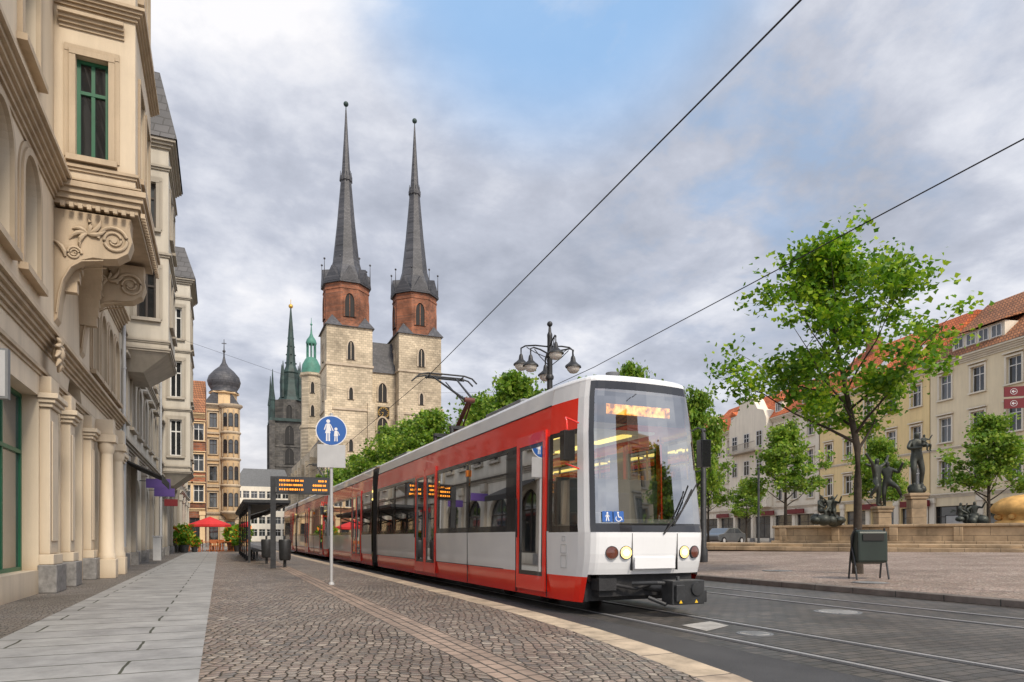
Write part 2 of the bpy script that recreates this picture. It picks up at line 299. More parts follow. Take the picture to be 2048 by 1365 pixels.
def wall(mb,x0,x1,z0,z1,ops,y=0,mi=0,rv=.22):
    xs=sorted({x0,x1,*[o[0] for o in ops],*[o[1] for o in ops]}); zs=sorted({z0,z1,*[o[2] for o in ops],*[o[3] for o in ops]})
    for i in range(len(xs)-1):
        for j in range(len(zs)-1):
            cx=(xs[i]+xs[i+1])/2; cz=(zs[j]+zs[j+1])/2
            if any(o[0]<cx<o[1] and o[2]<cz<o[3] for o in ops): continue
            mb.face([(xs[i],y,zs[j]),(xs[i+1],y,zs[j]),(xs[i+1],y,zs[j+1]),(xs[i],y,zs[j+1])],mi)
    for o in ops:
        a,b,c,d=o[:4]; arch=len(o)>4 and o[4]; r=(b-a)/2; xc=(a+b)/2; sp=d-r if arch else d; Y=y+rv
        mb.face([(a,y,c),(a,Y,c),(a,Y,sp),(a,y,sp)],mi); mb.face([(b,y,c),(b,y,sp),(b,Y,sp),(b,Y,c)],mi); mb.face([(a,y,c),(b,y,c),(b,Y,c),(a,Y,c)],mi)
        if arch:
            A=[(xc-r*cos(pi*i/16),sp+r*sin(pi*i/16)) for i in range(17)]
            for i in range(16):
                p,q=A[i],A[i+1]; cn=(a,d) if i<8 else (b,d)
                mb.face([(cn[0],y,cn[1]),(p[0],y,p[1]),(q[0],y,q[1])],mi); mb.face([(p[0],y,p[1]),(p[0],Y,p[1]),(q[0],Y,q[1]),(q[0],y,q[1])],mi)
        else: mb.face([(a,y,d),(a,Y,d),(b,Y,d),(b,y,d)],mi)
def cornice(mb,x0,x1,z,h,out,mi=0,n=4,y=0):
    for i in range(n):
        o=out*((i+1)/n)**1.3; mb.box(x0,x1,y-o,y+.03,z+h*i/n,z+h*(i+1)/n,mi)
def surround(mb,o,t=.14,out=.06,mi=0,y=0,sill=True,ped=False):
    a,b,c,d=o[:4]; arch=len(o)>4 and o[4]; r=(b-a)/2; sp=d-r if arch else d; xc=(a+b)/2
    mb.box(a-t,a-.003,y-out,y+.03,c,sp,mi); mb.box(b+.003,b+t,y-out,y+.03,c,sp,mi)
    if arch:
        for i in range(16):
            t0,t1=pi*i/16,pi*(i+1)/16; pts=[(xc-R*cos(q),sp+R*sin(q)) for R,q in ((r+.003,t0),(r+.003,t1),(r+t,t1),(r+t,t0))]
            mb.prism(pts,'y',y-out,y+.02,mi)
    else: mb.box(a-t,b+t,y-out-.01,y+.03,d+.003,d+t,mi)
    if sill: mb.box(a-t-.05,b+t+.05,y-out-.08,y+.03,c-.12,c-.002,mi)
    if ped:
        mb.box(a-t-.08,b+t+.08,y-out-.14,y+.03,d+t+.1,d+t+.2,mi)
def addwin(par,o,fm,y=0,rv=.22,mull=1,trans=True,name='window'):
    a,b,c,d=o[:4]; return mk(name,winmesh(b-a,d-c,bool(len(o)>4 and o[4]),fm,mull,trans),par,((a+b)/2,y+rv,c))
R90=pi/2
def shell(mb,W,D,z1,mi=0):
    mb.face([(0,0,0),(0,D,0),(0,D,z1),(0,0,z1)],mi); mb.face([(W,0,0),(W,0,z1),(W,D,z1),(W,D,0)],mi); mb.face([(0,D,0),(W,D,0),(W,D,z1),(0,D,z1)],mi)
    mb.face([(0,0,z1),(W,0,z1),(W,D,z1),(0,D,z1)],mi)
def oriel(par,x0,x1,z0,z1,out,wm,tm,rows,fm,rooft=1.2,side_w=.62,roofm='slate',soff=0,dent=True):
    mb=MB(); tb=MB(); W=x1-x0
    ops=[(x0+W*.18,x0+W*.42,a,b) for a,b in rows]+[(x0+W*.58,x0+W*.82,a,b) for a,b in rows]
    wall(mb,x0,x1,z0,z1,ops,y=-out,rv=.15)
    for o in ops: addwin(par,o,fm,y=-out,rv=.15)
    for o in ops: surround(tb,o,.12,.05,0,y=-out)
    for X,sg in ((x0,1),(x1,-1)):
        sub=MB(); so=[(out/2-side_w/2-soff,out/2+side_w/2-soff,a,b) for a,b in rows]
        wall(sub,0,out,z0,z1,so,y=0,rv=.15)
        st=MB()
        for o in so:
            surround(st,o,.12,.05,0,y=0); surround(st,(o[0]-.06,o[1]+.06,o[2]-.02,o[3]+.06),.15,.025,0,y=0,sill=False)
            if dent: cornice(st,o[0]-.3,o[1]+.3,o[3]+.55,.28,.2,n=4)
        for src,dst in ((sub,mb),(st,tb)):
            dst.add([(X+sg*y,-x,z) for x,y,z in src.v],src.f,0)
        for a,b in rows: mk('window',winmesh(side_w,b-a,False,fm),par,(X+sg*.15,-out/2+soff,a),(0,0,R90 if sg<0 else -R90))
    mb.face([(x0,0,z0),(x1,0,z0),(x1,-out,z0),(x0,-out,z0)]); mb.face([(x0,0,z1),(x1,0,z1),(x1,-out,z1),(x0,-out,z1)])
    mb.obj('oriel',[wm],par)
    def ring(z,h,o,n=3):
        for i in range(n):
            e=o*(i+1)/n; tb.box(x0-e,x1+e,-out-e,.02,z+h*i/n,z+h*(i+1)/n)
    if dent: ring(z0-.45,.45,.22,4); ring(z0,.1,.12)
    else:
        ring(z0,.14,.08,2)
        tb.add([(x0+.5,0,z0-.7),(x1-.5,0,z0-.7),(x1,0,z0),(x0,0,z0),(x0+.5,-out*.4,z0-.7),(x1-.5,-out*.4,z0-.7),(x1,-out,z0),(x0,-out,z0)],[(0,1,5,4),(4,5,6,7),(0,4,7,3),(1,2,6,5)])
    ring(z0+.3,.12,.07,2)
    for a,b in rows: ring(b+(1.0 if dent else .5),.25 if dent else .15,.2 if dent else .1,4 if dent else 2)
    ring(z1,.3,.35 if dent else .25)
    if dent:
        for k in range(int((W+.4)/.16)): tb.box(x0-.18+k*.16,x0-.10+k*.16,-out-.2,-out-.12,z0-.55,z0-.452)
        for k in range(int(out/.16)): tb.box(x0-.2,x0-.12,-out+k*.16,-out+.08+k*.16,z0-.55,z0-.452)
    tb.obj('oriel_moulding',[tm],par)
    if rooft:
        rb=MB(); h=rooft
        b0=[(x0-.3,.5,z1+.3),(x1+.3,.5,z1+.3),(x1+.3,-out-.3,z1+.3),(x0-.3,-out-.3,z1+.3)]; t0=[(x0+.2,.5,z1+h),(x1-.2,.5,z1+h),(x1-.2,-out+.3,z1+h),(x0+.2,-out+.3,z1+h)]
        rb.add(b0+t0,[(0,1,5,4),(1,2,6,5),(2,3,7,6),(3,0,4,7),(4,5,6,7)]); rb.obj('oriel_roof',[M[roofm]],par)
def mansard(par,W,D,z,h,mat,inset=1.4,over=.35):
    rb=MB(); b=[(-.0,-over,z),(W,-over,z),(W,D,z),(0,D,z)]; t=[(0,inset,z+h),(W,inset,z+h),(W,D-inset,z+h),(0,D-inset,z+h)]
    rb.add(b+t,[(0,1,5,4),(1,2,6,5),(2,3,7,6),(3,0,4,7),(4,5,6,7)]); return rb.obj('roof',[mat],par)
# ---------------------------------------------------------------- left building 1
B1=thing('corner_house','beige stucco town house with carved oriel bay and green windows','house',(-3.2,7,.12),R90)
W1=20.0; wb=MB(); tb=MB(); z1=17.0
gf=[(1.0,3.4,.75,3.75),(4.9,8.62,.45,3.8),(9.5,10.5,.15,3.9),(11.3,13.1,.15,5.0,True),(14.2,15.6,.5,3.9),(16.6,18.6,.5,3.9)]
f1=[(1.6,2.7,5.85,8.0,True),(3.6,4.7,5.85,8.0,True),(5.45,6.65,5.85,8.0,True),(7.35,8.5,5.85,8.0,True)]+[(x,x+.95,5.6,7.6,True) for x in (14.4,15.8,17.2,18.6)]
f2=[(x,x+1.1,9.75,12.0) for x in (1.6,4.4,7.3,14.6,16.8)]; f3=[(x,x+1.1,13.4,15.6) for x in (1.6,4.4,7.3,14.6,16.8)]
ops=gf+f1+f2+f3
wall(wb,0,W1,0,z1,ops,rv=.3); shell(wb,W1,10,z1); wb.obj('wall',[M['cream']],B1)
for o in gf: addwin(B1,o,'green' if o[0]<9 else 'dframe',rv=.3,mull=2 if o[1]-o[0]>3 else 1 if o[1]-o[0]>1.5 else 0,name='shop_window')
for o in f1+f2+f3: addwin(B1,o,'green' if o in f2+f3 else 'dframe',rv=.3)
cornice(tb,0,W1,4.75,.4,.26,n=5); cornice(tb,0,W1,5.2,.1,.12,n=2); cornice(tb,0,9.9,8.15,.5,.34,n=6); cornice(tb,13.6,W1,8.15,.5,.34,n=6); cornice(tb,0,W1,12.55,.3,.2); cornice(tb,0,W1,16.4,.7,.5,n=5)
cornice(tb,0,W1,8.68,.16,.14,n=2); cornice(tb,0,W1,4.2,.14,.07,n=2)
for o in f1: surround(tb,o,.12,.07,0,sill=True); surround(tb,(o[0]-.05,o[1]+.05,o[2],o[3]+.05,True),.17,.03,0,sill=False)
for o in f2+f3: surround(tb,o,.18,.08,0,ped=1)
tb.obj('cornice',[M['creamd']],B1)
for i,(x,w) in enumerate(((.4,.8),(4.15,.8),(9.06,.72),(10.9,.5),(13.55,.5),(16.1,.5),(19.3,.8))):
    pb=MB(); hw=w/2
    pb.box(x-hw,x+hw,-.17,.02,.75,3.6); pb.box(x-hw-.05,x+hw+.05,-.22,.02,3.6,3.68); pb.box(x-hw-.09,x+hw+.09,-.27,.02,3.68,3.76); pb.box(x-hw-.13,x+hw+.13,-.32,.02,3.76,3.86); pb.box(x-hw-.0,x+hw+.0,-.19,.02,3.86,4.2)
    pb.box(x-hw+.1,x+hw-.1,-.195,-.171,1.0,3.35); pb.box(x-hw-.06,x+hw+.06,-.24,.02,.55,.75)
    pb.obj('pilaster',[M['cream']],B1,bevel=.015)
    qb=MB(); qb.box(x-hw-.1,x+hw+.1,-.3,.02,0,.548); qb.obj('plinth',[M['granite']],B1,bevel=.02)
for x in (14.0,16.0):
    cb=MB(); cb.lathe(x,-.42,[(.22,.5),(.22,.62),(.19,.68),(.17,1.6),(.145,3.3),(.18,3.36),(.21,3.5),(.21,3.6)],20)
    cb.box(x-.24,x+.24,-.66,-.18,0,.5); cb.box(x-.24,x+.24,-.66,-.18,3.6,3.8); cb.box(x-.2,x+.2,-.6,.02,3.8,4.2); cb.obj('column',[M['cream']],B1,bevel=.01)
oriel(B1,9.95,13.5,8.55,17.2,1.5,M['cream'],M['creamd'],[(9.15,11.3),(13.2,15.3)],'green',rooft=1.6,side_w=.6,soff=.06)
def spiral(mb,x,cy,cz,R,turns=2.2,r=.045,flip=1):
    mb.tube([(x,cy+flip*R*(1-t*.82)*cos(2*pi*turns*t),cz+R*(1-t*.82)*sin(2*pi*turns*t)) for t in [i/40 for i in range(41)]],[r*(1.15-.6*i/40) for i in range(41)],6)
for x in (10.15,13.0):
    kb=MB(); w=.42
    prof=[(0,5.6),(-.06,5.7),(-.10,6.1),(-.17,6.5),(-.32,6.82),(-.5,6.98),(-.7,7.06),(-.9,7.06),(-1.15,7.1),(-1.36,7.25),(-1.44,7.5),(-1.4,7.75),(-1.42,8.0),(0,8.0)]
    kb.prism(prof,'x',x-w/2,x+w/2)
    for xx,sg in ((x-w/2-.015,-1),(x+w/2+.015,1)):
        spiral(kb,xx,-1.1,7.48,.30,r=.036); spiral(kb,xx,-.36,7.1,.14,flip=-1,r=.025)
        for (cy,cz,a0,L) in ((-.6,7.55,.2,.42),(-.6,7.55,.8,.32),(-.6,7.55,-.4,.36),(-.6,7.55,2.2,.28),(-.6,7.55,2.9,.36),(-.6,7.55,3.6,.34),(-.2,7.0,1.5,.4)):
            pts=[(xx+sg*.02*sin(pi*k/4),cy-L*k/4*cos(a0+k*.18),cz+L*k/4*sin(a0+k*.18)) for k in range(5)]; kb.tube(pts,[.025,.045,.05,.036,.012],6)
        kb.tube([(xx,-.04,5.8),(xx,-.08,6.2),(xx,-.15,6.5),(xx,-.3,6.8),(xx,-.5,6.95),(xx,-.9,7.02)],.018,6)
    kb.tube([(x-w/2-.03,-1.1,7.48),(x+w/2+.03,-1.1,7.48)],.06,12)
    kb.obj('corbel',[M['creamd']],B1,bevel=.015)
ab=MB(); xc=11.57; r=1.17; sp=6.35
for i in range(20):
    t0,t1=pi*i/20,pi*(i+1)/20; ab.prism([(xc-R*cos(q),sp+R*1.2*sin(q)) for R,q in ((r,t0),(r,t1),(r+.2,t1),(r+.2,t0))],'y',-.35-.25*sin((t0+t1)/2),.02)
ab.obj('portal_arch',[M['creamd']],B1)
kb=MB(); 
for q in range(10):
    t=q/10*2*pi; kb.tube([(9.05+.08*cos(t),-.22,4.72+.1*sin(t)),(9.05+.18*cos(t),-.28,4.72+.26*sin(t)),(9.05+.26*cos(t+.3),-.24,4.72+.36*sin(t+.3))],[.03,.06,.02],6)
kb.ball((9.05,-.24,4.72),.12,sz=1.4); kb.obj('cartouche',[M['creamd']],B1)
mansard(B1,W1,10,17.1,3,M['slate'],1.6,.4)
mb=MB(); mb.box(-.2,.2,-.06,.06,-.33,.33,0); mb.box(-.17,.17,-.065,-.061,-.3,.3,1); mb.box(-.4,-.2,-.02,.02,-.02,.02,0)
mb.obj('shop_sign',[M['grey'],M['lgrey']],loc=(-2.76,10.9,3.35),label='white box sign projecting from the beige house wall',category='sign')
# ---------------------------------------------------------------- generic street house
def house(name,label,loc,rz,W,D,floors,wm,tm,fm,nwin,base=.5,fh=3.6,gh=4.4,winw=1.1,winh=2.0,roof=None,roofh=3,orielspec=None,shopm='dframe',ped=1,inset=1.5,arch1=False,dorm=0,shopn=None,cor=.45,plinth='granite'):
    T=thing(name,label,'house',loc,rz); wb=MB(); tb=MB(); z1=gh+fh*floors+.5; ops=[];sh=[]
    ns=shopn or max(2,nwin//2+1)
    sw=W/ns
    for i in range(ns): sh.append((sw*i+.45,sw*(i+1)-.45,base,gh-.9,arch1))
    for f in range(floors):
        for i in range(nwin):
            x=W*(i+.5)/nwin
            if orielspec and f>0 and orielspec[0]-.7<x<orielspec[1]+.7: continue
            z=gh+.95+f*fh; ops.append((x-winw/2,x+winw/2,z,z+winh,arch1 and f==0))
    wall(wb,0,W,0,z1,ops+sh); shell(wb,W,D,z1); wb.obj('wall',[wm],T)
    for o in ops: addwin(T,o,fm)
    for o in sh: addwin(T,o,shopm,mull=1,name='shop_window')
    for o in ops: surround(tb,o,.15,.07,ped=ped)
    cornice(tb,0,W,gh-.15,.35,.22)
    if floors>2: cornice(tb,0,W,gh+fh*1+.25,.22,.14,n=3)
    cornice(tb,0,W,z1-.55,.6,cor,n=4)
    for i in range(ns+1):
        x=min(max(sw*i,.3),W-.3); tb.box(x-.28,x+.28,-.16,.02,.5,gh-.6); tb.box(x-.34,x+.34,-.22,.02,gh-.6,gh-.16); 
    tb.obj('cornice',[tm],T)
    for i in range(ns+1):
        pb=MB(); x=min(max(sw*i,.3),W-.3); pb.box(x-.36,x+.36,-.26,.02,0,.499); pb.obj('plinth',[M[plinth]],T)
    if roof: mansard(T,W,D,z1+.05,roofh,roof,inset,.5)
    if orielspec:
        a,b,c,d,out,rows,rt=orielspec; oriel(T,a,b,c,d,out,wm,tm,rows,fm,rooft=rt,dent=False)
    for i in range(dorm):
        x=W*(i+.5)/dorm; zb=z1+.6; db=MB(); db.box(x-.75,x+.75,.25,2.2,zb,zb+1.4,0); db.prism([(x-.95,zb+1.4),(x+.95,zb+1.4),(x,zb+2.0)],'y',.05,2.4,1); db.obj('dormer',[wm,roof],T)
        mk('window',winmesh(1.1,1.1,False,'wframe',2,False),T,(x,.2,zb+.12))
    return T,z1
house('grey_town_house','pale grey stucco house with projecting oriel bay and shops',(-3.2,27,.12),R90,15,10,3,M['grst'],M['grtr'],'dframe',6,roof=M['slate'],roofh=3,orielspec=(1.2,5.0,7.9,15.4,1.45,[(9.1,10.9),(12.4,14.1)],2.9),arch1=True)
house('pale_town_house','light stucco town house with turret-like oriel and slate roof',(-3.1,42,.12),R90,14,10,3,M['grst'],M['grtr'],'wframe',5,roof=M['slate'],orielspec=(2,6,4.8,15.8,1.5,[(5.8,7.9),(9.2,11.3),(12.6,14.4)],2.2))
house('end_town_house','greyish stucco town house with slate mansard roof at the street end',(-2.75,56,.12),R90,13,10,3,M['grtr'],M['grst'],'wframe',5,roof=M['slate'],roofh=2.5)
for (y,z,m,w,lb) in ((33.5,3.55,'purple',.95,'purple blank shop sign hung out from the grey house'),(37.5,3.4,'purple',.9,'purple blank shop sign hung out from the grey house'),(44,3.2,'signr',.7,'red shop sign hung out from the pale house')):
    mb=MB(); mb.box(0,w,-.05,.05,-.2,.2,0); mb.box(.03,w-.03,-.055,-.051,-.17,.17,0); mb.tube([(-.3,0,.1),(w*.9,0,.1)],.02,6,1); mb.obj('hanging_shop_sign',[M[m],M['steel']],loc=(-2.95,y,z),label=lb,category='sign')
mb=MB(); mb.prism([(0,3.9),(1.3,3.3),(1.3,3.05),(1.27,3.05),(1.27,3.27),(0,3.85)],'y',0,3.6); mb.obj('shop_awning',[M['rubber']],loc=(-3.2,27.6,.12),label='black canvas awning over a shopfront of the grey house',category='awning')
def downpipe(x,y,h):
    mb=MB(); mb.tube([(0,0,.0),(0,0,h)],.06,8); 
    for k in range(5): mb.lathe(0,0,[(.08,h*k/5+.3),(.08,h*k/5+.36)],8)
    mb.obj('downpipe',[M['lgrey']],loc=(x,y,.12),label='grey metal rain downpipe on a house wall',category='pipe',group='rain downpipes on the facades')
downpipe(-3.05,26.95,16.5); downpipe(-2.98,41.9,15)
mb=MB(); mb.box(-.17,.17,-.2,.2,0,1.1,0); mb.box(-.2,.2,-.23,.23,1.1,1.16,0); mb.box(.171,.176,-.15,.15,.15,1.0,1)
mb.obj('utility_cabinet',[M['lgrey'],M['grey']],loc=(-2.7,36,.12),bevel=.01,label='light grey utility cabinet against the facade',category='cabinet')
# ---------------------------------------------------------------- onion dome house etc
T,z=house('onion_dome_house','golden stucco corner house with a dark onion dome turret',(-1.9,98,0),0,4.3,9,4,M['brownst'],M['creamd'],'dframe',2,fh=3.5,gh=4.2,winw=.9,winh=1.9,roof=None,ped=1,shopn=2)
bb=MB(); cb=MB(); cx_=3.2
bb.lathe(cx_,-.1,[(.5,3.6),(1.1,4.3),(1.15,4.4),(1.15,z-.3)],16,0,True)
for f in range(4):
    zf=4.3+3.5*f; cb.lathe(cx_,-.1,[(1.18,zf),(1.3,zf+.15),(1.3,zf+.3),(1.18,zf+.4)],16)
    for a in (-2.2,-1.57,-.94):
        sub=winmesh(.55,1.8,True,'dframe',0); o=mk('window',sub,T,(cx_+1.16*cos(a),-.1+1.16*sin(a),zf+.95),(0,0,a+R90))
    for a in (-2.5,-1.88,-1.26,-.6): cb.tube([(cx_+1.2*cos(a),-.1+1.2*sin(a),zf+.5),(cx_+1.2*cos(a),-.1+1.2*sin(a),zf+3.2)],.07,6)
cb.lathe(cx_,-.1,[(1.2,z-.5),(1.5,z-.2),(1.5,z)],16)
for xw in (.2,1.95): cb.box(xw-.15,xw+.15,-.12,.02,4.5,z-.6)
for f in range(4): cb.box(0,2.0,-.16,.02,4.2+3.5*f+.1,4.2+3.5*f+.35)
bb.obj('round_bay',[M['brownst']],T); cb.obj('bay_moulding',[M['creamd']],T)
mb=MB(); mb.prism([(-.1,z),(4.4,z),(3.3,z+1.6),(1.0,z+1.6)],'y',-.1,8); mb.obj('roof',[M['slate']],T)
mb=MB(); mb.lathe(2.4,1.2,[(1.6,z-.2),(1.6,z+1.5),(1.9,z+1.6),(1.9,z+1.8)],8,0,False); mb.obj('turret',[M['brownst']],T)
mb=MB(); mb.lathe(2.4,1.2,[(1.9,z+1.8),(1.6,z+2.1),(1.95,z+2.7),(2.1,z+3.3),(1.9,z+4.0),(1.3,z+4.7),(.6,z+5.3),(.26,z+5.9),(.1,z+6.7),(.05,z+8.2),(.04,z+9)],16); mb.ball((2.4,1.2,z+7.4),.2); mb.box(2.1,2.7,1.17,1.23,z+8.4,z+8.5); mb.obj('onion_dome',[M['slate']],T)
house('brick_town_house','orange brick and tan town house with tiled roof',(-5.8,88,0),0,4.2,9,3,M['brick'],M['brownst'],'wframe',3,roof=M['tileb'],roofh=2)
house('brick_side_house','golden stucco town house at the street bend',(-10,100,0),0,8.2,9,4,M['brownst'],M['creamd'],'wframe',4,roof=M['tileb'],roofh=3)
T=thing('modern_office','pale modern office block with a glazed sloping top storey','office building',(3.0,205,0)); wb=MB(); ops=[(.8+i*2.1,2.5+i*2.1,z,z+2.0) for i in range(7) for z in (1.5,5,8.6,12.2)]
wall(wb,0,16,0,15.5,ops); shell(wb,16,12,15.5); wb.obj('wall',[M['wht']],T)
for o in ops: addwin(T,o,'wframe',mull=1)
mb=MB(); mb.prism([(0,15.5),(16,15.5),(14,20.5),(3,20.5)],'y',.1,11); mb.obj('glazed_roof',[M['grey']],T)
# house across the crossing, seen as reflections in the tram glass
house('crossing_house','cream town house across the crossing mirrored in the windscreen',(46,-32,.1),pi-.35,26,10,3,M['crm'],M['grst'],'dframe',9,roof=M['tileb'],roofh=3,inset=3,shopn=6)
# ---------------------------------------------------------------- church
def pointed(mb,x,z,w,h,y,mi_f,mi_d,ax='y',sg=-1,fr=.25):
    hw=w/2; sp=h*.62
    def arc(hw,top): return [(-hw,0),(hw,0),(hw,sp)]+[(hw*cos(t*pi/2/5),sp+(top-sp)*sin(t*pi/2/5)) for t in range(1,5)]+[(0,top)]+[(-hw*cos(t*pi/2/5),sp+(top-sp)*sin(t*pi/2/5)) for t in range(4,0,-1)]+[(-hw,sp)]
    A=arc(hw,h);B=arc(hw+fr,h+fr*1.3)
    def P(p,o): return (x+p[0],y+sg*o,z+p[1]) if ax=='y' else (y+sg*o,x+p[0],z+p[1])
    mb.face([P(p,.02) for p in A],mi_d)
    n=len(A)
    for i in range(n):
        j=(i+1)%n; mb.face([P(A[i],.2),P(A[j],.2),P(B[j],.2),P(B[i],.2)],mi_f); mb.face([P(A[i],.02),P(A[j],.02),P(A[j],.2),P(A[i],.2)],mi_f); mb.face([P(B[i],0),P(B[j],0),P(B[j],.2),P(B[i],.2)],mi_f)
    if w>1.1: mb.face([P((-.06,0),.1),P((.06,0),.1),P((.06,h*.95),.1),P((-.06,h*.95),.1)],mi_f)
CH=thing('church','late Gothic stone church with twin brick belfries and slate needle spires','church',(28.5,131,0))
def tower(cx):
    h=4.15; mb=MB(); mb.box(cx-h,cx+h,-h,h,0,39.8)
    for s in (-1,1):
        mb.box(cx+s*h-(.9 if s>0 else .35),cx+s*h+(.35 if s>0 else .9),-h-.35,-h+.4,0,26)
    mb.obj('tower_shaft',[M['stone']],CH)
    for z in (14,24.5,32.6): sb=MB(); sb.box(cx-h-.2,cx+h+.2,-h-.2,h+.2,z,z+.4); sb.obj('string_course',[M['stone2']],CH)
    for z,w,hh in ((33.8,1.2,3.4),(26.5,.7,2.2),(17,.7,2.2)):
        sb=MB(); pointed(sb,cx+.2,z,w,hh,-h,0,1); sb.obj('tower_window',[M['stone2'],M['dark']],CH)
        sb=MB(); pointed(sb,0,z,w,hh,cx-h,0,1,'x'); sb.obj('tower_window',[M['stone2'],M['dark']],CH)
    R=4.3; bb=MB(); bb.lathe(cx,0,[(R,39.8),(R,48.1)],8,0,False,.5); bb.obj('belfry',[M['brick']],CH)
    bb=MB(); bb.lathe(cx,0,[(R+.12,46.9),(R+.12,47.2)],8,0,False,.5); bb.obj('string_course',[M['brick']],CH)
    rb=MB(); zt=39.92
    for sx in (-1,1):
        for sy in (-1,1):
            c=(cx+sx*(h+.3),sy*(h+.3),zt); rb.face([c,(cx+sx*(h+.3),sy*1.4,zt),(cx+sx*3.0,sy*3.0,zt+2.2)]); rb.face([c,(cx+sx*3.0,sy*3.0,zt+2.2),(cx+sx*1.4,sy*(h+.3),zt)])
    rb.box(cx-h-.35,cx+h+.35,-h-.35,h+.35,39.8,39.92)
    inr=R*cos(pi/8)
    rb.lathe(cx,0,[(R+.45,48.0),(R+.45,48.3),(R-.2,49.6),(2.9,51.8),(2.5,53.2),(1.75,60),(1.2,66.2),(1.02,68.3),(1.2,68.5),(1.2,69.2),(.9,69.4),(.78,70.6),(.42,76.4),(.12,82)],8,0,False,.5)
    for k in range(8):
        a=2*pi*k/8; w=1.65; d=inr+.45; u=(cos(a),sin(a)); v=(-sin(a),cos(a))
        L=(cx+u[0]*d-v[0]*w,u[1]*d-v[1]*w,48.3);Rr=(cx+u[0]*d+v[0]*w,u[1]*d+v[1]*w,48.3);Ap=(cx+u[0]*d,u[1]*d,51.1);Bk=(cx+u[0]*2.0,u[1]*2.0,51.6)
        rb.face([L,Rr,Ap]); rb.face([L,Ap,Bk]); rb.face([Rr,Bk,Ap])
        b=a+pi/8; rb.tube([(cx+4.55*cos(b),4.55*sin(b),48.3),(cx+4.55*cos(b),4.55*sin(b),52.6)],[.13,.04],5); rb.ball((cx+4.55*cos(b),4.55*sin(b),52.6),.2,n=6)
        rb.tube([(cx+1.1*cos(a),1.1*sin(a),68.3),(cx+1.0*cos(a),1.0*sin(a),70.3)],[.12,.04],4)
    rb.obj('spire',[M['slate']],CH)
    fb=MB(); fb.tube([(cx,0,81.6),(cx,0,83.4)],.09,6); fb.ball((cx,0,83.1),.48,n=12); fb.obj('finial',[M['dcopper']],CH)
    for a in (-pi/2,-pi,pi/2,0):
        wbm=MB(); sub=MB(); pointed(sub,0,41.7,1.7,4.3,-inr,0,1,fr=.3); rr=a+pi/2
        wbm.add([(cx+x*cos(rr)-y*sin(rr),x*sin(rr)+y*cos(rr),z) for x,y,z in sub.v],sub.f,0); wbm.m=list(sub.m)
        wbm.obj('belfry_window',[M['brick'],M['dark']],CH)
tower(-6.6); tower(6.7)
mb=MB(); mb.box(-2.4,2.5,-1.5,4,0,32.5)
mb.box(-11,-10.75,4.2,58,0,19.5); mb.box(-10.75,10.8,4.2,58,0,19.5)
for k in range(7): mb.box(-12.3,-11,8+k*7.5,9.2+k*7.5,0,17)
mb.obj('nave_wall',[M['stone']],CH)
mb=MB(); mb.prism([(-1.8,32.5),(4.4,32.5),(1.2,39)],'x',-2.4,2.5); mb.prism([(-10.5,19.5),(10.5,19.5),(0,34)],'y',4.6,58); mb.obj('roof',[M['slate']],CH)
for k in range(6): mb=MB(); pointed(mb,13+k*7.5,6,2.4,10,-11,0,1,'x'); mb.obj('church_window',[M['stone2'],M['dark']],CH)
for z_,w_,h_ in ((20,2.0,4),(27,1.6,3.6)): mb=MB(); pointed(mb,0,z_,w_,h_,-1.5,0,1); mb.obj('church_window',[M['stone2'],M['dark']],CH)
mb=MB(); mb.box(-1.1,1.1,-.16,0,-1.1,1.1,0)
for k in range(12):
    t=pi/6*k; x,z=.82*sin(t),.82*cos(t); dx,dz=sin(t),cos(t)
    for q in (-.05,.05): mb.face([(x-dx*.11+dz*(q-.02),-.18,z-dz*.11-dx*(q-.02)),(x+dx*.11+dz*(q-.02),-.18,z+dz*.11-dx*(q-.02)),(x+dx*.11+dz*(q+.02),-.18,z+dz*.11-dx*(q+.02)),(x-dx*.11+dz*(q+.02),-.18,z-dz*.11-dx*(q+.02))],1)
mb.face([(-.04,-.2,0),(.04,-.2,0),(-.25,-.2,-.62),(-.31,-.2,-.58)],1); mb.face([(0,-.2,-.04),(0,-.2,.04),(-.42,-.2,.06),(-.42,-.2,.0)],1)
for i in range(24):
    t,u=2*pi*i/24,2*pi*(i+1)/24; mb.face([(R_*sin(q),-.17,R_*cos(q)) for R_,q in ((.98,t),(.98,u),(1.03,u),(1.03,t))],1)
mb.obj('clock_face',[M['dark'],M['gold']],CH,loc=(.2,-1.5,25.0))
RT=thing('market_tower','dark stone square Gothic tower with dark green copper spire','tower',(22.5,258,0)); mb=MB(); mb.box(-5.8,5.8,-5.8,5.8,0,42)
for s in (-1,1):
    for q in (-1,1): mb.box(s*5.8-.9,s*5.8+.9,q*5.8-.9,q*5.8+.9,0,42)
mb.lathe(0,0,[(5.2,42),(5.2,50)],8,0,False,.5); mb.obj('tower_shaft',[M['dstone']],RT)
for z in (12,26,33): mb=MB(); mb.box(-6.1,6.1,-6.1,6.1,z,z+.6,0); mb.obj('string_course',[M['dstone']],RT)
for z,w,hh,y in ((14,2.4,9,-5.9),(27,3,5.5,-5.9),(34,3,6.5,-5.9),(43,2,5,-4.9)): mb=MB(); pointed(mb,0,z,w,hh,y,0,1,fr=.25); mb.obj('tower_window',[M['dstone'],M['dark']],RT)
mb=MB(); mb.box(-6.5,6.5,-6.5,6.5,42,43)
mb.lathe(1.0,0,[(5.0,50),(3.8,52),(3.0,56),(2.5,60),(2.8,60.5),(1.8,63),(1.3,70),(.8,77),(.22,84)],8,0,False,.5)
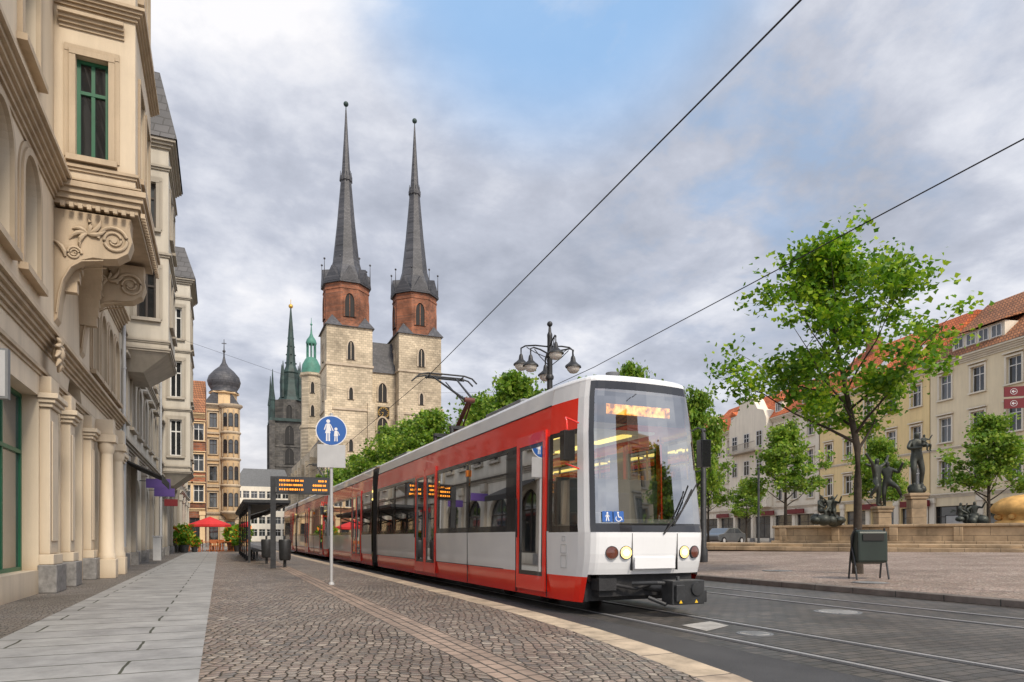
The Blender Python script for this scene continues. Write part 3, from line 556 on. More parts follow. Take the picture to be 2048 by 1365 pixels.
for sx in (-1,1):
    for sy in (-1,1):
        mb.lathe(sx*5.6,sy*5.6,[(.8,43),(.8,49),(1.0,49.2),(.5,53),(.1,60)],8,0,False)
        mb.lathe(1+sx*2.9,sy*2.9,[(.6,51),(.6,57),(.7,57.2),(.1,64)],6,0,False)
for k in range(6):
    for a in range(4): mb.ball((1+(2.1-.3*k)*cos(a*pi/2),(2.1-.3*k)*sin(a*pi/2),61+3*k),.3,n=5)
mb.obj('spire',[M['dcopper']],RT)
mb=MB(); mb.ball((1,0,84.6),.8); mb.tube([(1,0,83),(1,0,87)],.1,5); mb.obj('finial',[M['gold']],RT)
HT=thing('watch_tower','slender octagonal stone tower with green copper lantern cap','tower',(20.2,170,0)); mb=MB(); mb.lathe(0,0,[(2.6,0),(2.6,27),(2.85,27.2),(2.85,27.8),(2.4,28),(2.4,39.5),(2.8,39.8),(2.8,40.4)],8,0,False,.5); mb.obj('tower_shaft',[M['stone']],HT)
for z in (30,35.5): mb=MB(); pointed(mb,0,z,.8,2.6,-2.3,0,1); mb.obj('tower_window',[M['stone2'],M['dark']],HT)
mb=MB(); mb.lathe(0,0,[(2.3,40.4),(2.3,41.2),(2.1,42.6),(1.5,43.8),(1.15,44.3)],12,0)
for k in range(8): mb.tube([(1.05*cos(k*pi/4),1.05*sin(k*pi/4),44.2),(1.05*cos(k*pi/4),1.05*sin(k*pi/4),47.6)],.12,5)
mb.lathe(0,0,[(1.2,47.6),(1.3,47.9),(1.05,48.7),(.5,49.5),(.25,50.2),(.1,52),(.05,54)],12,0); mb.ball((0,0,52.4),.28); mb.obj('lantern_cap',[M['copper']],HT)
# ---------------------------------------------------------------- right row of houses
rr=atan2(-.979,-.206)
def rloc(t,off=0): return (56.3+.206*t+off*.979,32.5+.979*t-off*.206,.6)
rsp=dict(fh=3.55,gh=4.2)
T,z=house('white_town_house','cream white town house with red tiled mansard roof and dormers',rloc(51.5),rr,27,12,3,M['wht'],M['wht'],'wframe',9,roof=M['tile'],roofh=4.5,inset=4,dorm=5,ped=1,shopn=6,**rsp,winw=1.2,winh=1.9)
mb=MB(); mb.box(9,18,-.9,.05,4.4,z+.1,0); mb.prism([(9,z+.1),(18,z+.1),(17.4,z+1.2),(16,z+1.6),(15,z+3.0),(13.5,z+3.6),(12,z+3.0),(11,z+1.6),(9.6,z+1.2)],'y',-.9,.6,0); mb.obj('gable_bay',[M['wht']],T)
for i in range(3):
    for f in range(3): mk('window',winmesh(1.3,1.9,False,'wframe'),T,(10.5+i*3,-.95,5.1+f*3.55))
mb=MB(); mb.box(10,17,-1.9,-.9,z-3.8,z-3.6)
for k in range(24): mb.box(10+k*.3,10.05+k*.3,-1.9,-1.85,z-3.6,z-2.7)
mb.box(10,17,-1.92,-1.84,z-2.7,z-2.62); mb.obj('balcony',[M['grtr']],T)
T2,z=house('yellow_town_house','pale yellow town house with orange tiled roof',rloc(24.3),rr,15.3,12,3,M['yel'],M['wht'],'wframe',5,roof=M['tile'],roofh=5.4,inset=5,dorm=0,ped=1,shopn=4,fh=3.7,gh=4.2,winw=1.2,winh=1.9)
for x in (3.5,8,12):
    mb=MB(); mb.prism([(1.15,z+1.6),(2.35,z+2.75),(2.25,z+2.95),(1.05,z+1.8)],'x',x-.5,x+.5); mb.obj('skylight',[M['lgrey']],T2)
mb=MB(); mb.box(2.2,3.4,4,5.2,z+2,z+6.2); mb.box(2.1,3.5,3.9,5.3,z+6.2,z+6.4); mb.obj('chimney',[M['brick']],T2)
T3,z=house('cream_town_house','cream town house with tall brown tiled roof and wide dormers',rloc(8.9),rr,26,12,3,M['crm'],M['wht'],'wframe',8,roof=M['tileb'],roofh=5.8,inset=6,dorm=0,ped=1,shopn=5,fh=3.7,gh=4.2,winw=1.3,winh=2.1)
for x0 in (2.0,11.0,19.0):
    mb=MB(); mb.box(x0,x0+5,.35,3.2,z+.7,z+2.0,0); mb.prism([(-.1,z+2.0),(.1,z+2.2),(4.2,z+3.6),(4.2,z+3.3)],'x',x0-.3,x0+5.3,1); mb.obj('dormer',[M['wht'],M['tileb']],T3)
    for k in range(4): mk('window',winmesh(.95,1.0,False,'wframe',1,False),T3,(x0+.7+k*1.2,.32,z+.85))
house('far_town_house','pale town house closing the square with red tiled roof',rloc(78.5),rr,26.8,12,3,M['wht'],M['wht'],'wframe',9,roof=M['tile'],roofh=4,inset=4,dorm=4,shopn=6,**rsp)
for t in (12,18,30,36,42,47):
    l=rloc(t,-.35); mb=MB(); mb.box(0,3.4,-.12,0,0,.55); mb.box(.05,3.35,-.14,-.121,.05,.5); mb.obj('shop_fascia',[M['signr']],loc=(l[0],l[1],3.95),rot=(0,0,rr),label='red blank shop fascia board above a shop window',category='sign',group='red shop fascias on the square')
# ---------------------------------------------------------------- trees
def tree(name,label,loc,H,cz0,cw,seed,nclump,lpc,ls,mat,trad=.15,group=None,off=(0,0),lean=(0,0),crs=1.0):
    rng=np.random.RandomState(seed); T=thing(name,label,'tree',loc,0,group); tb=MB()
    ch=H-cz0; base=cz0*.92
    tr=[(0,0,0),(lean[0]*.2,lean[1]*.2,base*.35),(lean[0]*.6,lean[1]*.6,base*.75),(lean[0],lean[1],base),(lean[0]+off[0]*.4,lean[1]+off[1]*.4,base+ch*.35),(lean[0]+off[0]*.8,off[1]*.8,base+ch*.7),(off[0],off[1],H-.3)]
    rad=[trad*1.35,trad,trad*.9,trad*.85,trad*.5,trad*.25,trad*.08]
    tb.tube(tr,rad,9)
    def trunkpt(z):
        for i in range(len(tr)-1):
            if tr[i][2]<=z<=tr[i+1][2]:
                f=(z-tr[i][2])/(tr[i+1][2]-tr[i][2]); return np.array([tr[i][k]+(tr[i+1][k]-tr[i][k])*f for k in range(3)]),rad[i]+(rad[i+1]-rad[i])*f
        return np.array(tr[-1]),rad[-1]
    nl=int(13+cw); clumps=[]
    for i in range(nl):
        f=(i+.3)/nl; zs=base*.98+ch*.75*f**1.1; p0,r0=trunkpt(zs); az=i*2.4+rng.uniform(-.4,.4)
        fe=min(1,f+.18+rng.uniform(0,.12)); env=cw/2*sin(pi*min(1,max(.12,(fe*.82+.14))))**.7*rng.uniform(.68,1.12)
        e=np.array([off[0]*.6+cos(az)*env,off[1]*.6+sin(az)*env,cz0+ch*(fe*.86+.04)+rng.uniform(-.2,.3)])
        mid=(p0+e)/2+np.array([0,0,-.06*env])+rng.uniform(-.12,.12,3)*env*.4
        pts=[p0,p0*.55+mid*.45+rng.uniform(-.04,.04,3),mid,(mid+e)/2+rng.uniform(-.08,.08,3),e]; rl=r0*.5
        tb.tube(pts,[rl,rl*.75,rl*.5,rl*.3,rl*.1],6); clumps.append(e)
        for j in range(5):
            k=rng.uniform(.35,.95); a=pts[1+int(k*3)]; dr=rng.normal(0,1,3); dr[2]=abs(dr[2])*.6; dr/=np.linalg.norm(dr); ln=env*rng.uniform(.25,.5)
            b=a+dr*ln; m2=(a+b)/2+rng.uniform(-.08,.08,3); tb.tube([a,m2,b],[rl*.3,rl*.18,rl*.05],5,cap=False); clumps+=[b,(b+m2)/2]
            for q in range(2):
                d2=rng.normal(0,1,3); d2/=np.linalg.norm(d2); c=b+d2*ln*.45; tb.tube([m2*.4+b*.6,c],[rl*.12,rl*.03],4,cap=False); clumps.append(c)
    tb.obj('trunk',[M['bark']],T)
    cl=np.array(clumps); 
    if nclump<len(cl): cl=cl[rng.permutation(len(cl))[:nclump]]
    n=len(cl)*lpc; cr=rng.uniform(.16,.40,len(cl))*(cw/6)**.6*crs
    ctr=np.repeat(cl,lpc,0)+rng.normal(0,1,(n,3))*np.repeat(cr,lpc)[:,None]*np.array([1,1,.55])
    nrm=rng.normal(0,1,(n,3))*.75+np.array([0,0,.7]); nrm/=np.linalg.norm(nrm,axis=1)[:,None]
    t=rng.normal(0,1,(n,3)); t-=nrm*(t*nrm).sum(1)[:,None]; t/=np.linalg.norm(t,axis=1)[:,None]; b=np.cross(nrm,t); s=ls*rng.uniform(.6,1.25,n)
    shp=[(-.5,0,0),(-.15,.45,.06),(.1,.22,.0),(.5,.1,-.08),(.1,-.25,.0),(-.15,-.45,.06)]
    V=np.stack([ctr+(t*x+b*y+nrm*z)*s[:,None] for x,y,z in shp],1).reshape(-1,3)
    me=bpy.data.meshes.new('crown'); me.vertices.add(n*6); me.vertices.foreach_set('co',V.ravel()); me.loops.add(n*6); me.loops.foreach_set('vertex_index',np.arange(n*6)); me.polygons.add(n); me.polygons.foreach_set('loop_start',np.arange(n)*6); me.polygons.foreach_set('loop_total',np.full(n,6)); me.materials.append(mat); me.update(calc_edges=True); me.validate()
    mk('crown',me,T); return T
tree('maple_tree','young maple with airy fresh green crown and slim dark trunk',(16.1,13.5,pz(16.1)),9.6,3.7,5.9,3,260,54,.155,M['leaf'],.11,off=(-1.2,.2),crs=.88)
A=tree('street_tree','young leafy street tree with light green crown',(32,32,.6),8.0,2.7,4.7,11,170,60,.20,M['leaf2'],.11,group='young street trees',crs=1.0)
Bt=tree('street_tree','young leafy street tree with open crown',(12.9,43.6,.12),10.0,2.6,6.2,21,190,75,.23,M['leaf2'],.13,group='young street trees',crs=1.1)
for l,rz,s in (((30.5,37.4,.6),1,(.68,.68,.82)),((39,31,.6),2,(.85,.85,.92)),((39.5,24.6,.6),3.3,(.95,.95,.98)),((47,52,.6),5,(.8,.8,.8)),((27,54,.5),2.7,(.9,.9,.9)),((18,-6,.2),1.0,(1.0,1.0,1.1)),((26,-12,.3),2.0,(1.1,1.1,1.3)),((20.5,26,.3),4.1,(.62,.62,1.03))): clone(A,l,rz,scale=s)
for l,rz,s in (((12.9,54.6,.12),1,(1.1,1.1,1.06)),((13,70.6,.12),2,(1.1,1.1,1)),((13,84,.12),4,(1,1,1)),((13.6,31.5,.12),2.2,(.95,.95,.98)),((14.2,37,.12),5,(1,1,.98)),((16.5,62,.12),3.6,(1.1,1.1,1.15)),((17,47,.12),.4,(1.1,1.1,1.0)),((15.5,27.2,.12),3.9,(.85,.85,.86)),((14.4,22.1,.2),1.9,(.5,.5,.80)),((12.9,49,.12),2.9,(1,1,1.02))): clone(Bt,l,rz,scale=s)
# ---------------------------------------------------------------- tram
TR=thing('tram','red and white articulated tram with black window band and lit headlights','tram',(6.1,8.8,0))
PL=[(-1.15,1.25),(-1.148,1.12),(-1.137,.85),(-1.118,.58),(-1.095,.36),(-1.065,.21),(-1.02,.11),(-.96,.045),(-.92,.025),(-.8,-.01),(-.6,-.04),(-.4,-.06),(-.2,-.072),(0,-.075)]
PL=PL+[(-x,y) for x,y in PL[-2::-1]]; NP=len(PL)
def hw(z): return np.interp(z,[.2,.6,1.3,2.8,3.36,3.6],[1.10,1.145,1.15,1.125,1.085,1.045])
def fp(i,z,inset=0,push=0):
    x,y=PL[i]; w=1-min(1,max(0,y/1.25)); xx=x*(hw(min(z,3.6)))/1.15; yy=y+.11*max(0,z-1.3)*w
    if z<.95: yy+=((.95-z)**1.5)*.5*w
    if 1.0<z<1.35: yy-=.015*w
    xx*=(1-max(0,z-1.3)*.028*w)
    xx*=(1-inset/1.15); yy+=inset*.9*w
    if push: xx+=push*(x/1.2); yy-=push*w
    return (xx,yy,z)
RZ=[.2,.6,.64,.72,.82,.95,1.2,1.28,1.38,1.41,2.1,2.80,2.88,3.22,3.36,3.47,3.6,3.63]
fb=MB(); ws=MB(); cw=[MB(),MB()]
for j in range(len(RZ)-1):
    za,zb=RZ[j],RZ[j+1]
    for i in range(NP-1):
        k=min(i,NP-2-i)
        q=[fp(i,za),fp(i+1,za),fp(i+1,zb),fp(i,zb)]
        if za<.64 and k>=6: continue
        if za<.6: fb.face(q,1,True); continue
        if k>=6 and 1.28<=za<3.6:
            edge=k==6 or zb<=1.41 or za>=3.47
            ws.face([fp(i,za,0,.004),fp(i+1,za,0,.004),fp(i+1,zb,0,.004),fp(i,zb,0,.004)],1 if edge else 0,True); continue
        if 1<=k<=3 and 1.38<=za<2.8: cw[0 if i<NP/2 else 1].face(q,0,True); continue
        mi=0
        if k<=3 and 1.28<=za<2.88: mi=2
        if k<=3 and 2.88<=za<3.36: mi=1
        fb.face(q,mi,True)
roof=[(0,3.63),(.02,3.665),(.07,3.70),(.24,3.745),(.55,3.77),(1.0,3.775)]
for j in range(len(roof)-1):
    for i in range(NP-1):
        a,b=roof[j],roof[j+1]; fb.face([fp(i,3.63,a[0])[:2]+(a[1],),fp(i+1,3.63,a[0])[:2]+(a[1],),fp(i+1,3.63,b[0])[:2]+(b[1],),fp(i,3.63,b[0])[:2]+(b[1],)],0,True)
fb.face([fp(i,3.63,1.0)[:2]+(3.775,) for i in range(0,NP)],0)
PM=[M['white'],M['red'],M['black'],M['rubber']]
fb.obj('cab_body',PM,TR); ws.obj('windshield',[M['wglass'],M['black']],TR)
for c in cw: c.obj('window',[M['tglass']],TR)
SR=[(.2,1),(.6,0),(1.3,2),(1.38,2),(2.80,2),(2.86,1),(3.36,0),(3.63,None)]
def section(ya,yb,wins,doors):
    mb=MB(); ys=sorted({ya,yb,*[v for w in wins for v in w],*[v for d in doors for v in d[:2]]})
    for sx in (-1,1):
        for a,b in zip(ys,ys[1:]):
            m=(a+b)/2; inw=any(w[0]<m<w[1] for w in wins); ind=any(d[0]<m<d[1] for d in doors)
            for (z0,mi),(z1_,_) in zip(SR,SR[1:]):
                if ind and .6<=z0<2.86: continue
                if inw and abs(z0-1.38)<.01: continue
                mb.face([(sx*hw(z0),a,z0),(sx*hw(z0),b,z0),(sx*hw(z1_),b,z1_),(sx*hw(z1_),a,z1_)],mi,True)
        h=hw(3.6)
        for (i0,z0),(i1,z1_) in zip(roof,roof[1:]):
            x0,x1=sx*h*(1-i0/1.15),sx*h*(1-i1/1.15); mb.face([(x0,ya,z0),(x0,yb,z0),(x1,yb,z1_),(x1,ya,z1_)],0,True)
    x=hw(3.6)*(1-1/1.15); mb.face([(-x,ya,3.775),(x,ya,3.775),(x,yb,3.775),(-x,yb,3.775)],0)
    for y in (yb,) if ya<2 else (ya,yb):
        for s in (-1,1): mb.face([(s*.5,y,.2),(s*1.09,y,.2),(s*1.09,y,3.4),(s*.5,y,3.4)],3)
    for s in (-1,1):
        mb.box(s*1.085-.012,s*1.085+.012,ya,yb,3.35,3.365,3)
        for y in ys[1:-1]:
            if any(abs(y-d[0])<.01 or abs(y-d[1])<.01 for d in doors): mb.box(s*1.15-.004,s*1.15+.004,y-.008,y+.008,.22,1.3,3)
    mb.obj('body',PM,TR)
    for w in wins:
        for s in (-1,1):
            g=MB(); a,b=w; X0,X1=s*(hw(1.38)-.012),s*(hw(2.8)-.012); g.face([(X0,a,1.38),(X0,b,1.38),(X1,b,2.8),(X1,a,2.8)],0)
            t=.035
            for (y0,y1,z0,z1_) in ((a,a+t,1.38,2.8),(b-t,b,1.38,2.8),(a+t,b-t,1.38,1.38+t),(a+t,b-t,2.8-t,2.8),(a+t,b-t,2.38,2.41)):
                A0,A1=s*(hw(z0)+.004),s*(hw(z1_)+.004); g.face([(A0,y0,z0),(A0,y1,z0),(A1,y1,z1_),(A1,y0,z1_)],1)
            g.obj('window',[M['tglass'],M['black']],TR)
    for d in doors:
        a,b,nleaf=d
        for s in (-1,1):
            g=MB(); z0,z1_=.3,2.98
            lw=(b-a)/nleaf
            def P(y,z,o): return (s*(hw(max(.6,min(z,2.8)))+o),y,z)
            def bar(y0,y1,za,zb,mi,o=.03):
                g.add([P(y0,za,o),P(y1,za,o),P(y1,zb,o),P(y0,zb,o),P(y0,za,-.03),P(y1,za,-.03),P(y1,zb,-.03),P(y0,zb,-.03)],[(0,1,2,3),(0,4,5,1),(1,5,6,2),(2,6,7,3),(3,7,4,0)],mi)
            for k in range(nleaf):
                y0=a+k*lw+.012; y1=a+(k+1)*lw-.012; t=.10 if nleaf==2 else .11; 
                bar(y0,y0+t,z0,z1_,1); bar(y1-t,y1,z0,z1_,1); bar(y0+t,y1-t,z0,.55,1); bar(y0+t,y1-t,2.80,z1_,1)
                for (q0,q1,p0,p1) in ((y0+t,y0+t+.05,.55,2.80),(y1-t-.05,y1-t,.55,2.80),(y0+t+.05,y1-t-.05,.55,.62),(y0+t+.05,y1-t-.05,2.74,2.80)): bar(q0,q1,p0,p1,2,.022)
                g.face([P(y0+t,.55,.005),P(y1-t,.55,.005),P(y1-t,2.80,.005),P(y0+t,2.80,.005)],0)
                g.box(s*1.19-.012,s*1.19+.012,y1-t*.6,y1-t*.4,1.2,1.9,3)
            g.obj('door',[M['tglass'],M['red'],M['black'],M['steel']],TR)
    g=MB(); g.box(-1.08,1.08,ya,yb,.3,.38,0); g.obj('floor',[M['grey']],TR)
    g=MB(); g.box(-1.0,1.0,ya+.1,yb-.05,3.02,3.06,0); 
    for s in (-.55,.55):
        y=ya+.3
        while y<yb-1.3: g.box(s-.1,s+.1,y,y+1.15,2.99,3.017,1); y+=1.5
    g.obj('ceiling',[M['ceil'],M['striplight']],TR)
section(1.25,14.6,[(3.05,5.2),(5.32,7.42),(9.75,12.05),(12.17,14.4)],[(1.33,2.55,1),(7.6,9.55,2)])
section(15.5,25.3,[(15.75,17.25),(19.6,22.3),(22.42,25.0)],[(17.4,19.4,2)])
for s in (-1,1):
    for y in (2.6,5.25,14.5): g=MB(); g.box(s*1.15-.006,s*1.15+.006,y-.008,y+.008,.22,1.3,0); g.obj('panel_seam',[M['rubber']],TR)
    g=MB(); g.box(s*1.148-.006,s*1.148+.006,3.2,14.4,.60,.61,0); g.obj('panel_seam',[M['rubber']],TR)
g=MB()
for k in range(9):
    y=14.6+k*.1; e=.0 if k%2 else .05; g.box(-1.1+e,1.1-e,y,y+.1,.35,3.6-e)
g.obj('bellows',[M['rubber']],TR)
sb=MB(); sb.box(-.22,.22,-.2,.2,.38,.85,0); sb.box(-.22,.22,.12,.2,.85,1.55,0); sb.box(-.13,.13,.1,.19,1.55,1.75,0); sme=sb.mesh('seat',[M['seat']])
for y in (4,4.9,5.8,6.7,10.4,11.3,12.2,13.1,20.2,21.1,22.6,23.5):
    for x in (-.8,.8): mk('seat',sme,TR,(x,y,0),bevel=.03)
hb=MB(); hb.tube([(0,0,.38),(0,0,3.02)],.02,8); hb.tube([(0,-.5,2.7),(0,.5,2.7)],.016,6); hme=hb.mesh('handrail',[M['yellow']])
for y in (2.7,4.5,7.3,9.7,12,17.2,19.6,22): 
    for x in (-.5,.5): mk('handrail',hme,TR,(x,y,0))
g=MB(); g.box(-1.0,1.0,1.26,1.32,.38,2.2,0); g.prism([(.2,.5),(.2,1.25),(.6,1.5),(.95,1.4),(.95,.5)],'x',-.85,.85,1); g.box(-.25,.25,1.0,1.1,.9,1.95,2); g.box(-.25,.25,.7,1.1,.8,.92,2); g.box(-.95,-.55,.55,.9,1.42,1.6,1); g.obj('driver_cabin',[M['grey'],M['lgrey'],M['seat']],TR,bevel=.02)
g=MB(); g.box(-.86,.86,.32,.38,2.98,3.46,0)
g.face([(-.62,.315,3.11),(.56,.315,3.11),(.56,.315,3.27),(-.62,.315,3.27)],1)
g.obj('destination_display',[M['black'],M['amberb']],TR)
for x,m in ((-.50,'lampon'),(.57,'lampon'),(-.73,'lampoff'),(.79,'lampoff')):
    g=MB()
    yy=float(np.interp(abs(x),[p[0] for p in PL[13:]],[p[1] for p in PL[13:]]))
    def ring(r,y): return [(r*cos(2*pi*k/24),y,r*sin(2*pi*k/24)) for k in range(24)]
    for (r0,y0,r1,y1,mi) in ((.104,.03,.10,-.008,0),(.10,-.008,.090,-.004,0),(.090,-.004,.045,-.012,1),(.045,-.012,.005,-.016,2)):
        a,b=ring(r0,y0),ring(r1,y1)
        for k in range(24): g.face([a[k],a[(k+1)%24],b[(k+1)%24],b[k]],mi,True)
    g.obj('headlight',[M['steel'],M[m],M['lampcore'] if m=='lampon' else M[m]],TR,loc=(x,yy-.012,.97),rot=(0,0,(-1 if x<0 else 1)*(.1 if abs(x)<.6 else .25)))
g=MB(); g.box(-.36,.38,-.085,.02,.72,.90,0); g.obj('front_panel',[M['white']],TR,bevel=.008)
for x in (-.40,.42): g=MB(); g.box(x-.005,x+.005,-.078,-.02,.70,1.26,0); g.obj('panel_seam',[M['rubber']],TR)
for n,xx in ((0,-.80),(1,-.62)):
    g=MB(); g.face([(-.08,0,-.08),(.08,0,-.08),(.08,0,.08),(-.08,0,.08)],0)
    def disc(cx,cz,r,mi=1,y=-.003): g.face([(cx+r*cos(t*pi/6),y,cz+r*sin(t*pi/6)) for t in range(12)],mi)
    def bar(x0,z0,x1,z1_,w,mi=1):
        dx,dz=x1-x0,z1_-z0; l=sqrt(dx*dx+dz*dz); nx,nz=-dz/l*w/2,dx/l*w/2; g.face([(x0-nx,-.003,z0-nz),(x1-nx,-.003,z1_-nz),(x1+nx,-.003,z1_+nz),(x0+nx,-.003,z0+nz)],mi)
    if n==0: disc(0,.055,.014); bar(0,.04,0,-.01,.03); bar(-.01,-.01,-.02,-.07,.014); bar(.01,-.01,.02,-.07,.014); bar(0,.03,-.035,0,.01); bar(0,.03,.035,0,.01)
    else:
        disc(-.01,.058,.014); bar(-.01,.04,0,-.01,.016); bar(0,-.01,.035,-.01,.014); bar(.035,-.01,.05,-.055,.014)
        for k in range(9):
            t0=pi*.75+k*pi*1.1/9; t1=t0+pi*1.1/9; bar(-.005+.042*cos(t0),-.03+.042*sin(t0),-.005+.042*cos(t1),-.03+.042*sin(t1),.012)
    g.obj('accessibility_sticker',[M['blue'],M['signw']],TR,loc=(xx,-.02 if n==0 else -.045,1.51),rot=(-.11,0,-.2))
g=MB(); g.tube([(.15,-.1,1.25),(.5,-.09,1.62),(.72,-.04,1.95)],.014,6); g.tube([(.35,-.08,1.38),(.84,-.02,2.05)],.012,6); g.obj('wiper',[M['rubber']],TR)
for s in (-1,1):
    g=MB(); X=-1.36 if s<0 else 1.14; am=1 if s<0 else 0
    g.tube([(s*1.06,.4,2.95),(X*.98,.3,3.0),(X,.22,2.95),(X,.2,2.8)],.014,6,am); g.tube([(s*1.05,.4,2.25),(X,.25,2.3)],.012,6,am)
    g.box(X-.09,X+.09,.12,.26,2.34,2.78,0); g.box(X-.07,X+.07,.262,.268,2.38,2.74,2); g.obj('mirror',[M['black'],M['red'],M['lgrey']],TR,bevel=.04)
for s in (-1,1):
    g=MB(); g.box(s*1.14-.03,s*1.14+.03,5.21,5.31,2.52,2.66); g.obj('indicator_light',[M['orange']],TR,bevel=.01)
g=MB(); g.box(-.98,.98,.35,14.4,.22,.5,0); g.box(-.98,.98,15.6,25.1,.22,.5,0); g.box(-.85,.85,.14,.4,.3,.66,0)
for y in (2.6,4.4,12.6,14.2,20.5,22.2):
    for s in (-.5,.5): g.tube([(s-.06,y,.3),(s+.06,y,.3)],.3,16,0)
g.tube([(-.7,.1,.5),(-.3,.0,.42),(.1,.05,.5)],.03,6); g.tube([(.2,.1,.35),(.7,.05,.4)],.03,6); g.box(-.9,-.6,.05,.3,.4,.58,0)
g.obj('underframe',[M['rubber']],TR)
g=MB(); g.tube([(-.1,.3,.45),(.1,-.05,.42),(.28,-.25,.4)],.07,8); g.box(.02,.6,-.5,-.22,.2,.56,0); g.tube([(.45,-.53,.43),(.45,-.45,.43)],[.1,.12],14,0); g.lathe(.15,-.45,[(.03,.5),(.03,.62)],8)
g.box(.05,.2,-.56,-.5,.25,.5,0); g.box(.6,.68,-.46,-.28,.22,.4,0); g.tube([(-.35,.0,.5),(-.1,-.3,.52),(.15,-.3,.5)],.035,6); g.tube([(-.2,-.2,.3),(0,-.35,.2),(.1,-.3,.25)],.035,6)
for x in (.12,.4): g.face([(x-.03,-.565,.23),(x+.03,-.565,.23),(x,-.565,.28)],1)
g.obj('coupler',[M['steel'],M['yellow']],TR,bevel=.012)
g=MB()
for z,w,h in ((.82,.09,.1),(1.02,.09,.07),(1.18,.05,.04)): 
    for (a,b,c,d) in ((-w,w,-h,-h+.008),(-w,w,h-.008,h),(-w,-w+.008,-h,h),(w-.008,w,-h,h)): g.box(-.004,.004,.75+a,.75+b,z+c,z+d)
g.obj('hatch_outline',[M['lgrey']],TR,loc=(-1.135,0,0))
for (x0,x1,y0,y1,h) in ((-.7,.7,3.4,5.3,.13),(-.65,.65,5.9,7.6,.1),(-.7,.7,12.3,14.0,.12),(-.65,.65,17,20,.14),(-.65,.65,21,24,.1)):
    g=MB(); g.box(x0,x1,y0,y1,3.75,3.78+h); g.box(x0+.08,x1-.08,y0+.08,y1-.08,3.78+h,3.81+h); g.obj('roof_equipment',[M['grey']],TR,bevel=.02)
g=MB(); g.lathe(.1,1.3,[(.12,3.76),(.12,3.84),(.1,3.86),(.1,3.98),(.12,4.0),(.12,4.02)],14); g.obj('roof_vent',[M['grey']],TR)
g=MB(); z0=3.8
g.box(-.6,.6,8.2,9.9,z0,z0+.08,0)
for s in (-.5,.5):
    for y in (8.3,9.8): g.tube([(s,y,z0+.05),(s,y,z0+.28)],[.07,.05],8,0)
g.box(-.55,.55,8.25,8.4,z0+.25,z0+.33,0); g.box(-.55,.55,9.7,9.85,z0+.25,z0+.33,0); g.box(-.08,.08,8.3,9.8,z0+.25,z0+.35,0)
g.obj('pantograph_base',[M['steel']],TR)
g=MB(); g.tube([(0,9.6,z0+.35),(0,8.35,4.85)],.06,8,1); g.tube([(.12,9.4,z0+.35),(.1,8.5,4.8)],.025,6,1)
for s in (-1,1): g.tube([(s*.12,8.35,4.85),(s*.35,10.5,5.9)],[.035,.025],6,0)
g.tube([(-.14,8.35,4.85),(.14,8.35,4.85)],.07,8,1); g.tube([(0,8.5,4.7),(0,10.4,5.75)],.018,6,0)
for y in (10.35,10.7):
    g.tube([(-.95,y,5.77),(-.8,y,5.91),(-.55,y,5.97),(.55,y,5.97),(.8,y,5.91),(.95,y,5.77)],.025,6,0)
for s in (-.5,.5): g.tube([(s,10.3,5.91),(s,10.75,5.91)],.025,6,0)
g.tube([(-.6,10.5,5.87),(.6,10.5,5.87)],.03,6,0); g.obj('pantograph',[M['steel'],pm('rusty_red_steel',(.12,.035,.025),.6)],TR)
clone(TR,(6.1,35.4,0),0,label='second red and white articulated tram coupled behind the first one')
# ---------------------------------------------------------------- overhead wires
def wire(pts,lab,r=.010):
    o=Vector(pts[0]); mb=MB(); mb.tube([Vector(p)-o for p in pts],r,5); mb.obj('overhead_wire',[M['rubber']],loc=o,label=lab,category='wire',group='overhead tram wires')
wire([(4.5,-1,6.05),(4.77,4.57,6.0),(5.65,18.9,6.0),(6.2,45,6.0),(6.0,90,6.0)],'thin black contact wire above the tram track')
wire([(8.5,-1,6.05),(8.9,5.1,6.0),(9.7,16.8,6.0),(9.9,45,6.0),(10,90,6.0)],'thin black contact wire above the second track')
wire([(-3.1,32,10),(3,33,8.6),(6,33.5,8.2),(14,34,9)],'thin black span wire stretched between house and square',.006)
# ---------------------------------------------------------------- lamp post
L=thing('street_lamp','dark multi-armed street lamp with bell shaped lanterns behind the tram','street lamp',(9.6,19.4,0)); mb=MB()
mb.lathe(0,0,[(.16,0),(.16,.6),(.11,.75),(.1,4),(.08,7.5),(.085,7.55),(.085,7.62),(.05,7.7),(.04,7.85)],12); mb.ball((0,0,7.95),.09)
for z in (6.2,6.9): mb.lathe(0,0,[(.12,z),(.13,z+.08),(.1,z+.14)],12)
mb.obj('pole',[M['steel']],L)
for k in range(6):
    a=k*pi/3+.25; r=.98 if k%2==0 else .78; zt=7.35 if k%2==0 else 7.1; c,s=cos(a),sin(a)
    mb=MB(); mb.tube([(0,0,zt-.12),(c*r*.5,s*r*.5,zt-.02),(c*r*.85,s*r*.85,zt),(c*r,s*r,zt-.06),(c*r,s*r,zt-.25)],.025,6); mb.tube([(0,0,zt-.5),(c*r*.5,s*r*.5,zt-.25),(c*r*.8,s*r*.8,zt-.05)],.014,5); mb.obj('arm',[M['steel']],L)
    mb=MB(); mb.lathe(c*r,s*r,[(.04,zt-.25),(.06,zt-.3),(.08,zt-.42),(.16,zt-.5),(.24,zt-.56),(.25,zt-.6)],16,0); mb.lathe(c*r,s*r,[(.2,zt-.6),(.19,zt-.68),(.12,zt-.76),(.02,zt-.79)],16,1); mb.obj('lantern',[M['steel'],M['lampglass']],L)
mb=MB(); mb.lathe(0,0,[(.17,0),(.17,.5),(.12,.6),(.1,5.0),(.06,5.1)],12); mb.ball((0,0,5.15),.1); mb.obj('post',[M['steel']],loc=(17.3,21.5,.2),label='plain dark metal post standing on the square',category='post')
